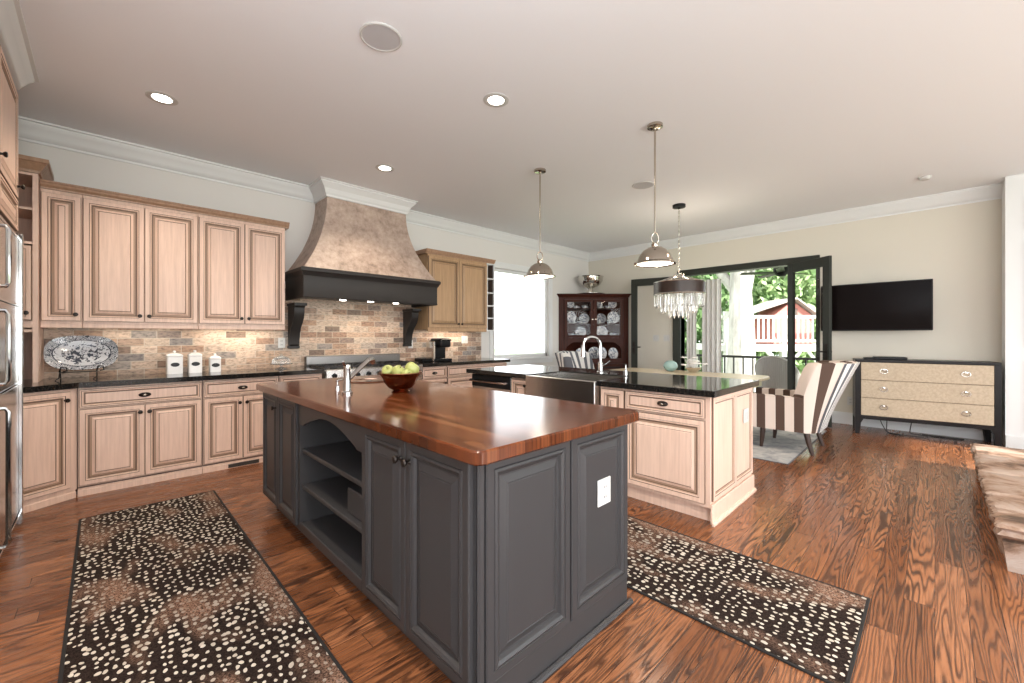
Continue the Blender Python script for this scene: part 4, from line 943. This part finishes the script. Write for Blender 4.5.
# ---------------------------------------------------------------- dining table, armchairs
dt = thing('dining_table', 'pale wood dining table beyond the sink island', 'dining table', (5.75, 2.5, .007))
mb = MB(); mb.loops([rr(5.28+i, 6.22-i, 1.50+i, 3.52-i, .09-i*.5, z) for i, z in ((.012, .715), (0, .725), (0, .750), (.010, .762))]); mb.build('table_top', M['tabletop'], dt)
mb = MB(); mb.loops([rr(5.36, 6.14, 1.58, 3.44, .05, z) for z in (.635, .7155)]); mb.build('apron', M['tabletop'], dt)
for x in (5.46, 6.04):
    for y in (1.86, 3.16): mb = MB(); mb.lathe([(.022, .008), (.03, .06), (.038, .3), (.03, .45), (.045, .52), (.045, .64)], (x, y, 0), 16); mb.build('table_leg', M['tabletop'], dt)
def armchair(name, lab, cx, cy, rz, mats, ns, backmats):
    c = thing(name, lab, 'armchair', (cx, cy, .0075 if rz else 0), rz)
    NS, NV = 144, 12
    def plan(s, off):
        # s in [0,1] round the U from left front to right front
        w_, yf, yb, rc = .37-off, .40, -.33+off, .14
        Ls = (yf-(yb+rc)); La = math.pi*rc/2; Lb = 2*(w_-rc); tot = 2*Ls+2*La+Lb; d = s*tot
        if d <= Ls: return (-w_, yf-d)
        d -= Ls
        if d <= La: a = d/rc; return (-w_+rc-rc*math.cos(a), yb+rc-rc*math.sin(a))
        d -= La
        if d <= Lb: return (-w_+rc+d, yb)
        d -= Lb
        if d <= La: a = d/rc; return (w_-rc+rc*math.sin(a), yb+rc-rc*math.cos(a))
        d -= La; return (w_, yb+rc+d)
    def back(s): 
        q = min(s, 1-s)*2; t = min(1, max(0, (q-.60)/.07)); return (t*t*(3-2*t))*(.86+.14*q)
    def ztop(s): return .615+.39*back(s)
    def pt(s, off, v, z0=.24):
        x, y = plan(s, off); z = z0+(ztop(s)-z0)*v
        q = min(s, 1-s)*2; q = min(1, max(0, (q-.60)/.26)); b = .12*back(s)+.88*q*q*(3-2*q); y -= .30*b*max(0, (z-.24)/.76)**1.15 + .0
        x *= 1+.03*(z-.3)
        return (x, y, z)
    T = MW[c.name]
    cum = [0.0]
    for i in range(NS):
        a_, b_ = Vector(pt(i/NS, 0, .8)), Vector(pt((i+1)/NS, 0, .8)); a2, b2 = Vector(pt(i/NS, 0, 0)), Vector(pt((i+1)/NS, 0, 0))
        cum.append(cum[-1]+.6*math.hypot(b_.x-a_.x, b_.y-a_.y)+.4*(b2-a2).length)
    def stripe(s): return int(cum[min(NS, int(s*NS))]/cum[-1]*ns) % 2
    mb = MB(T); grid = {}
    th = .085
    prof = [(0, v/NV) for v in range(NV+1)]+[(.03, 1.015), (th-.03, 1.015)]+[(th, v/NV) for v in range(NV, 3, -1)]
    G = [[mb.v(pt(i/NS, o, v)) for o, v in prof] for i in range(NS+1)]
    for i in range(NS):
        for k in range(len(prof)-1): mb.f([G[i][k], G[i+1][k], G[i+1][k+1], G[i][k+1]], stripe((i+.5)/NS))
        mb.f([G[i][0], G[i][-1], G[i+1][-1], G[i+1][0]], 0)
    mb.f(G[0]); mb.f(G[NS][::-1])
    mb.build('shell', mats, c, smooth=50)
    # rear facing of the back in its own cloth, following the shell
    mb = MB(T); i0, i1 = int(NS*.395), int(NS*.605)
    A = [[mb.v(Vector(pt(i/NS, -.018, v/NV))+Vector((0, -.004, 0))) for v in range(NV+1)] for i in range(i0, i1+1)]
    B = [[mb.v(pt(i/NS, .002, v/NV)) for v in range(NV+1)] for i in range(i0, i1+1)]
    n = len(A)
    for i in range(n-1):
        for v in range(NV):
            mb.f([A[i][v], A[i+1][v], A[i+1][v+1], A[i][v+1]], 1 if i % 6 in (2, 3) else 0); mb.f([B[i][v], B[i][v+1], B[i+1][v+1], B[i+1][v]], 0)
        mb.f([A[i][NV], A[i+1][NV], B[i+1][NV], B[i][NV]], 0); mb.f([A[i][0], B[i][0], B[i+1][0], A[i+1][0]], 0)
    for e in (0, n-1):
        for v in range(NV): mb.f([A[e][v], A[e][v+1], B[e][v+1], B[e][v]], 1)
    mb.build('back_cover', backmats, c, smooth=50)
    mb = MB(T); mb.box(-.28, .28, -.235, .40, .24, .36, .01); mb.build('seat_base', mats[0], c)
    mb = MB(T)
    for k in range(6): mb.mi = k % 2; x0 = -.275+k*.55/6; mb.box(x0, x0+.55/6, -.22, .41, .362, .47, 0)
    mb.build('seat_cushion', mats, c)
    for sx_ in (-.28, .28):
        mb = MB(T); mb.tube([(sx_, .17, .25), (sx_, .18, .12), (sx_, .19, .009)], [.03, .025, .017], 8); mb.build('leg', M['legwood'], c)
        mb = MB(T); mb.tube([(sx_, -.24, .25), (sx_, -.265, .12), (sx_*1.0, -.30, .001)], [.032, .026, .019], 8); mb.build('leg', M['legwood'], c)
    return c
armchair('armchair', 'brown and cream striped armchair with its back to the dresser', 5.70, 1.22, 0, [M['brown_fab'], M['cream_fab']], 25, [M['white_fab'], M['slate_fab']])
armchair('armchair', 'white armchair with thin dark stripes at the hutch end of the dining table', 5.66, 3.90, R(180), [M['white_fab'], M['slate_fab']], 45, [M['white_fab'], M['slate_fab']])
ob = thing('glass_orb', 'pale aqua glass orb vase on the dining table', 'vase', (5.93, 2.72, .763))
mb = MB(); mb.lathe([(.03, .0005), (.07, .02), (.098, .06), (.10, .085), (.085, .125), (.05, .15), (.04, .155), (.034, .15), (.07, .118), (.09, .08), (.06, .025), (.001, .012)], (5.93, 2.72, .763), 28); mb.build('orb_body', M['blue_glass'], ob)
fl = thing('flower_arrangement', 'white flowers in a low silver bowl on the dining table', 'flowers', (5.95, 2.40, .763))
mb = MB(); mb.lathe([(.05, .0005), (.06, .02), (.10, .05), (.11, .075), (.105, .075), (.09, .05), (.001, .02)], (5.95, 2.40, .763), 24); mb.build('flower_bowl', M['silver'], fl)
for k in range(15):
    a = random.uniform(0, 6.28); r = random.uniform(0, .15); x = 5.95+r*math.cos(a); y = 2.40+r*1.5*math.sin(a); z = .86+random.uniform(0, .12)
    mb = MB()
    for q in range(6):
        b = q*math.pi/3; mb.sphere((x+.022*math.cos(b), y+.022*math.sin(b), z), .02, .02, .009, 8, 5)
    mb.tube([(5.95+.3*(x-5.95), 2.4+.3*(y-2.4), .80), (x, y, z)], .003, 5); mb.build('blossom', M['flower'], fl)

# ---------------------------------------------------------------- dresser, tv
drz = math.atan2(7.28-7.06, 1.27)
TD = fr(7.06, .74, 0, math.cos(drz), math.sin(drz))
DW, DD, DH = math.hypot(.22, 1.27), .40, .975
dr = thing('dresser', 'black framed dresser with three wide linen drawers under the television', 'dresser', TD @ Vector((DW/2, DD/2, 0)))
mb = MB(TD); mb.box(0, DW, 0, DD, .945, DH, .003); mb.box(0, .055, 0, DD, .20, .945); mb.box(DW-.055, DW, 0, DD, .20, .945); mb.box(.055, DW-.055, 0, DD, .20, .245); mb.box(.055, DW-.055, .03, DD, .245, .945)
mb.build('dresser_frame', M['ebony'], dr, smooth=0)
for x0, s in ((0, 1), (DW, -1)):
    for y0 in (0, DD-.06):
        mb = MB(TD); mb.loops([[(x0, y0, z), (x0+s*w_, y0, z), (x0+s*w_, y0+.06, z), (x0, y0+.06, z)] for w_, z in ((.045, .001), (.06, .15), (.085, .2005))]); mb.build('leg', M['ebony'], dr, smooth=0)
for k in range(3):
    z0 = .25+k*.231
    mb = MB(TD); mb.box(.06, DW-.06, -.006, .03, z0, z0+.226, .003); d = mb.build('drawer', M['linen'], dr, smooth=0)
    for fx in (.19, .81):
        x = .06+(DW-.12)*fx; mb = MB(TD)
        mb.tube([(x+.037*math.cos(a), -.016, z0+.118+.028*math.sin(a)) for a in [2*math.pi*i/20 for i in range(21)]], .0055, 7, False); mb.lathe([(.013, -.006), (.013, -.02), (.001, -.022)], (x, 0, z0+.135), 12, 'y'); mb.build('ring_pull', M['silver'], d)
mb = MB(TD); mb.box(.20, .52, .10, .30, DH+.001, DH+.035, .006); mb.box(.10, .22, .12, .28, DH+.001, DH+.022, .004)
tag(mb.build('media_box', M['black']), 'flat black media box lying on the dresser', 'media box')
tv = thing('television', 'flat black television on the cream wall above the dresser', 'television', (XR, .6, 1.68))
TTV = fr(7.46, 1.17, 0, 1, 0)
mb = MB(TTV); mb.box(0, 1.15, 0, .035, 1.352, 2.004, .006); mb.build('tv_case', M['black'], tv, smooth=0)
mb = MB(TTV); mb.box(.014, 1.136, -.002, .002, 1.372, 1.990); mb.build('screen', M['screen'], tv, smooth=0)
mb = MB(TTV); mb.box(.3, .85, .035, .06, 1.5, 1.86); mb.box(.54, .60, .06, .258, 1.64, 1.72); mb.box(.47, .67, .245, .259, 1.55, 1.81); mb.build('wall_bracket', M['iron'], tv, smooth=0)
for k, (a, b, cpt) in enumerate((((7.45, .55), (7.25, .25), (7.5, .3)), ((7.55, .45), (7.3, .5), (7.28, .1)), ((7.6, .2), (7.35, .35), (7.45, -.2)))):
    mb = MB(); pts = []
    for i in range(13):
        t = i/12; x = (1-t)**2*a[0]+2*t*(1-t)*(b[0]-.15)+t*t*cpt[0]; y = (1-t)**2*a[1]+2*t*(1-t)*b[1]+t*t*cpt[1]
        pts.append((x, y, .0075+k*.011+(.25*(1-t*4)**2 if t < .25 else 0)))
    mb.tube(pts, .005, 6); tag(mb.build('power_cable', M['tape']), ('black cable looping on the floor under the dresser, lowest', 'black cable curling under the middle of the dresser', 'black cable trailing towards the right dresser leg')[k], 'cable', 'cables under the dresser')
mb = MB(); mb.box(7.50, 7.60, -.25, .12, .0006, .006, .001); tag(mb.build('floor_vent', M['vent']), 'dark floor vent grille below the dresser', 'vent')

# ---------------------------------------------------------------- stone hearth
hr = thing('stone_hearth', 'raised rough stone fireplace hearth at the right edge', 'hearth', (4.7, -1.0, 0))
def slab(x0, x1, y0, y1, z0, z1, name, seed, jag):
    rnd = random.Random(seed); NX = 40; mb = MB()
    per = [(x0+(x1-x0)*i/NX, y1) for i in range(NX)]+[(x1, y1+(y0-y1)*i/10) for i in range(10)]+[(x1+(x0-x1)*i/NX, y0) for i in range(NX)]+[(x0, y0+(y1-y0)*i/10) for i in range(10)]
    cx, cy = (x0+x1)/2, (y0+y1)/2; rows = []
    for z, ins in ((z0, .02), (z0+.35*(z1-z0), .0), (z0+.7*(z1-z0), .01), (z1-.012, 0), (z1, .02)):
        row = []
        for px, py in per:
            k = ins+rnd.uniform(-jag, jag); dx = -k if px > cx+1e-3 else k; dy = -k if py > cy else k
            ex = min(abs(px-x0), abs(px-x1)) < .12; ey = min(abs(py-y0), abs(py-y1)) < .12
            row.append((px+(dx if ex else 0), py+(dy if ey else 0), z+(rnd.uniform(-.008, .004) if z0 < z < z1 else 0)))
        rows.append(row)
    mb.loops(rows); return mb.build(name, M['stone'], hr, smooth=35)
slab(3.50, 5.85, -1.9, -.265, .001, .185, 'hearth_base', 3, .016)
xs = [3.44, 4.12, 4.75, 5.30, 5.92]
for k in range(4): slab(xs[k]+.002, xs[k+1]-.002, -1.9, -.235, .186, .262, 'hearth_slab', 20+k, .010)

# ---------------------------------------------------------------- outside
mb = MB(); mb.box(XR+.17, 10.2, -2, 5.35, -.22, -.06); struct(mb.build('porch_floor', M['porch'], smooth=0), 'grey boards of the covered porch outside', 'porch floor')
mb = MB(); mb.box(XR+.17, 10.4, -2, 5.35, 2.80, 2.95); struct(mb.build('porch_roof', M['deckwhite'], smooth=0), 'roof of the covered porch outside', 'porch roof')
mb = MB(); mb.box(-30, 90, -60, 90, -2.6, -2.4); struct(mb.build('ground', M['lawn'], smooth=0), 'green lawn behind the house', 'lawn')
rl = thing('porch_railing', 'black porch railing with thin balusters outside the garden doors', 'railing', (10.0, 3, -.06))
mb = MB(); mb.box(9.97, 10.03, 0, 5.3, .80, .85); mb.box(9.98, 10.02, 0, 5.3, .03, .07); mb.build('rail', M['rail'], rl, smooth=0)
for k in range(28):
    mb = MB(); y = .1+k*.19; mb.box(9.988, 10.012, y-.013, y+.013, -.06 if k % 9 == 0 else .07, .80); mb.build('baluster', M['rail'], rl, smooth=0)
def curtain(x, y0, y1, lab, amp=.035, n=9):
    mb = MB(); NP = n*8; rows = []
    for z in (.02, .6, 1.3, 2.0, 2.39):
        f = 1-.12*(z/2.4)
        rows.append([(x+amp*f*math.sin(2*math.pi*n*i/NP)+.006, y0+(y1-y0)*i/NP, z-.06) for i in range(NP+1)]+[(x+amp*f*math.sin(2*math.pi*n*i/NP)-.006, y0+(y1-y0)*i/NP, z-.06) for i in range(NP, -1, -1)])
    mb.loops(rows); tag(mb.build('porch_curtain', M['curtain'], smooth=60), lab, 'curtain', 'porch curtains outside the garden doors')
curtain(8.05, 2.74, 3.08, 'pale gathered porch curtain nearest the open view', .04, 4)
curtain(8.08, 3.20, 3.38, 'narrow pale porch curtain beside the folded door', .03, 3)
curtain(8.08, 3.47, 3.60, 'thin pale porch curtain behind the chandelier crystals', .03, 2)
fn = thing('ceiling_fan', 'black porch ceiling fan outside the garden doors', 'ceiling fan', (8.75, 1.95, 2.8))
fx_, fy_ = 8.75, 1.95
mb = MB(); mb.tube([(fx_, fy_, 2.80), (fx_, fy_, 2.58)], .02, 8); mb.build('down_rod', M['black'], fn)
mb = MB(); mb.lathe([(.001, 2.35), (.06, 2.36), (.10, 2.40), (.13, 2.45), (.13, 2.52), (.08, 2.59), (.001, 2.60)], (fx_, fy_, 0), 20); mb.build('motor', M['black'], fn)
for k in range(5):
    a = R(118+72*k); mb = MB(Matrix.Translation((fx_, fy_, 2.43)) @ Matrix.Rotation(a, 4, 'Z') @ Matrix.Rotation(R(10), 4, 'X')); mb.box(.12, .66, -.06, .06, -.006, .006, .003); mb.build('blade', M['black'], fn, smooth=0)
wc = thing('wicker_chair', 'grey wicker chair with curved back on the porch', 'chair', (8.62, 1.98, -.06))
wx, wy = 8.62, 1.93
def wk(a, r, h): return (wx-r*math.sin(a)*.85, wy+.06+.82*r*math.cos(a), h)
def wt_(a): return .60+.32*max(0, math.sin(a))**.9
AA = [R(-15+210*k/40) for k in range(41)]
mb = MB(); mb.loops([[wk(a, .35, .26) for a in AA]+[wk(a, .335, .26) for a in AA[::-1]], [wk(a, .40, wt_(a)) for a in AA]+[wk(a, .385, wt_(a)) for a in AA[::-1]]])
for a in AA: mb.tube([wk(a, .355, .27), wk(a, .405, wt_(a))], .011, 5)
mb.tube([wk(a, .40, wt_(a)) for a in AA], .022, 7)
mb.build('woven_back', M['wicker'], wc)
mb = MB(); mb.lathe([(.001, .26), (.36, .26), (.37, .31), (.30, .36), (.001, .38)], (wx, wy, 0), 24, sy=.95); mb.build('seat', M['wicker'], wc)
for a in (45, 135, 225, 315): mb = MB(); mb.tube([(wx+.28*math.cos(R(a)), wy+.28*math.sin(R(a)), .28), (wx+.30*math.cos(R(a)), wy+.30*math.sin(R(a)), -.058)], .02, 6); mb.build('leg', M['wicker'], wc)
# garden playhouse deck, facing the house
def ex(u, d): return (Fw[0]*d+Rr[0]*u, Fw[1]*d+Rr[1]*u)
px_, py_ = ex(11.2, 18.0); TP = fr(px_, py_, -2.4, *Fw)
ph = thing('playhouse_deck', 'white raised play deck with railing in the garden', 'play deck', (px_, py_, -2.4))
mb = MB(TP); mb.box(-2.2, 4.5, 0, 3.2, 3.02, 3.30); mb.build('platform', M['deckwhite'], ph, smooth=0)
for x in (-1.9, .6, 2.4, 4.2):
    for y in (.1, 3.0): mb = MB(TP); mb.box(x-.09, x+.09, y-.09, y+.09, .001, 4.75 if (y < 1) else 3.05); mb.build('post', M['deckwhite'], ph, smooth=0)
for x, s in ((-1.9, 1), (.6, -1), (.6, 1), (2.4, -1)): mb = MB(TP); mb.tube([(x, .1, 2.1), (x+s*.75, .1, 3.03)], .07, 6); mb.build('brace', M['deckwhite'], ph)
mb = MB(TP); mb.box(-2.1, 4.4, .05, .13, 4.45, 4.58); mb.box(-2.1, 4.4, .06, .12, 3.42, 3.52); mb.build('rail', M['deckwhite'], ph, smooth=0)
for k in range(30): mb = MB(TP); x = -2.0+k*.215; mb.box(x-.035, x+.035, .07, .11, 3.52, 4.45); mb.build('baluster', M['deckwhite'], ph, smooth=0)
hs_ = thing('playhouse', 'small faded red playhouse with shingled gable roof on the deck', 'playhouse', TP @ Vector((1.5, 1.8, 3.3)))
mb = MB(TP); mb.prism([(.85, 3.301), (2.7, 3.301), (2.7, 4.6), (1.75, 5.30), (.85, 4.6)], 'y', 1.2, 2.9); mb.build('house_walls', M['pink'], hs_, smooth=0)
for p0, p1 in (((-.7, 4.55), (1.75, 5.36)), ((3.0, 4.45), (1.75, 5.36))):
    mb = MB(TP); mb.prism([p0, p1, (p1[0], p1[1]+.09), (p0[0], p0[1]+.09)], 'y', .9, 3.1); mb.build('roof', M['shingle'], hs_, smooth=0)
mb = MB(TP); mb.box(1.55, 1.95, 1.17, 1.199, 4.6, 4.95); mb.build('window_opening', M['inside'], hs_, smooth=0)
# trees
def leaves(mb, c, r, n, size, rnd):
    for _ in range(n):
        while True:
            d = Vector((rnd.uniform(-1, 1), rnd.uniform(-1, 1), rnd.uniform(-1, 1)))
            if .25 < d.length < 1: break
        p = Vector((c[0]+d.x*r[0], c[1]+d.y*r[1], c[2]+d.z*r[2]))
        n1 = Vector((rnd.uniform(-1, 1), rnd.uniform(-1, 1), rnd.uniform(-1, 1))).normalized(); n2 = n1.orthogonal().normalized(); n3 = n1.cross(n2); s = size*rnd.uniform(.6, 1.3)
        mb.f([mb.v(p-n2*s), mb.v(p-n3*s*.45), mb.v(p+n2*s), mb.v(p+n3*s*.45)])
def tree(u, d, h, r, lab, leaf, tr=.25, z0=-2.4, n=2600, big=.26, trunk=None, low=.35):
    x, y = ex(u, d); rnd = random.Random(int(u*37+d*11))
    t = thing('garden_tree', lab, 'tree', (x, y, z0), group='trees behind the play deck')
    mb = MB(); mb.tube([(x, y, z0+.001), (x+.05, y, z0+h*.35), (x-.05, y+.05, z0+h*.7)], [tr*1.25, tr, tr*.6], 10)
    for a in range(4): mb.tube([(x, y, z0+h*(.4+.08*a)), (x+r*.5*math.cos(a*1.7), y+r*.5*math.sin(a*1.7), z0+h*(.6+.08*a))], [tr*.5, tr*.2], 7)
    mb.build('trunk', trunk or M['bark'], t)
    mb = MB(); hz = h*(1-low)/2; leaves(mb, (x, y, z0+h-hz), (r, r, hz), n, big, rnd); mb.build('crown', leaf, t, smooth=0, recalc=False)
tree(9.35, 17.0, 11, 3.2, 'thick pale trunked tree in front of the play deck', M['leaf'], .50, n=2200, low=.62)
for u, d, h, r, lab, lf in ((5.2, 24, 9, 2.7, 'tree left of the pale trunk', 'leaf'), (10.8, 25, 10, 2.5, 'tree behind the pale trunk', 'leaf2'), (16.3, 25, 9.5, 2.5, 'tree behind the red playhouse', 'leaf'), (22.2, 25, 9.5, 2.6, 'tree seen through the open door glass', 'leaf'),
        (9.2, 31.5, 11, 3.3, 'tall tree behind the gap left of the playhouse', 'leaf'), (16.2, 31.5, 11, 3.3, 'tall tree behind the playhouse ridge', 'leaf2'), (23.2, 31.5, 11, 3.3, 'tall tree beyond the open door glass', 'leaf2')):
    tree(u, d, h, r, lab, M[lf], .2, low=.06, n=3000, big=.30)
mb = MB(); mb.box(3.5, 8.6, 11.0, 11.2, -2.399, 6.5)  # added wall catches the sun to fill the back window with white
struct(mb.build('window_backdrop', M['deckwhite'], smooth=0), 'added white backdrop wall outside the back window', 'wall')
# ---------------------------------------------------------------- warm task lights under the wall cabinets
for x0, x1, e in ((.75, 1.35, 1.4), (-.05, .55, .3), (3.45, 4.25, 1.8)):
    u = thing('under_cabinet_light', 'slim light strip under the wall cabinet at x', 'task light', ((x0+x1)/2, 5.25, 1.37))
    u['label'] = {.75: 'slim light strip under the wall cabinet next to the hood', -.05: 'slim light strip under the wall cabinet above the canisters', 3.45: 'slim light strip under the golden wall cabinet'}[x0]
    mb = MB(); mb.box(x0, x1, 5.23, 5.28, 1.360, 1.3745, .002); mb.build('strip_case', M['ring'], u, smooth=0)
    mb = MB(); mb.box(x0+.01, x1-.01, 5.235, 5.275, 1.357, 1.3605); mb.build('strip_lens', M['bulb'], u, smooth=0)
    light('strip_lamp', 'AREA', ((x0+x1)/2, 5.255, 1.352), e, WARM, (R(12), 0, 0), x1-x0, .03)
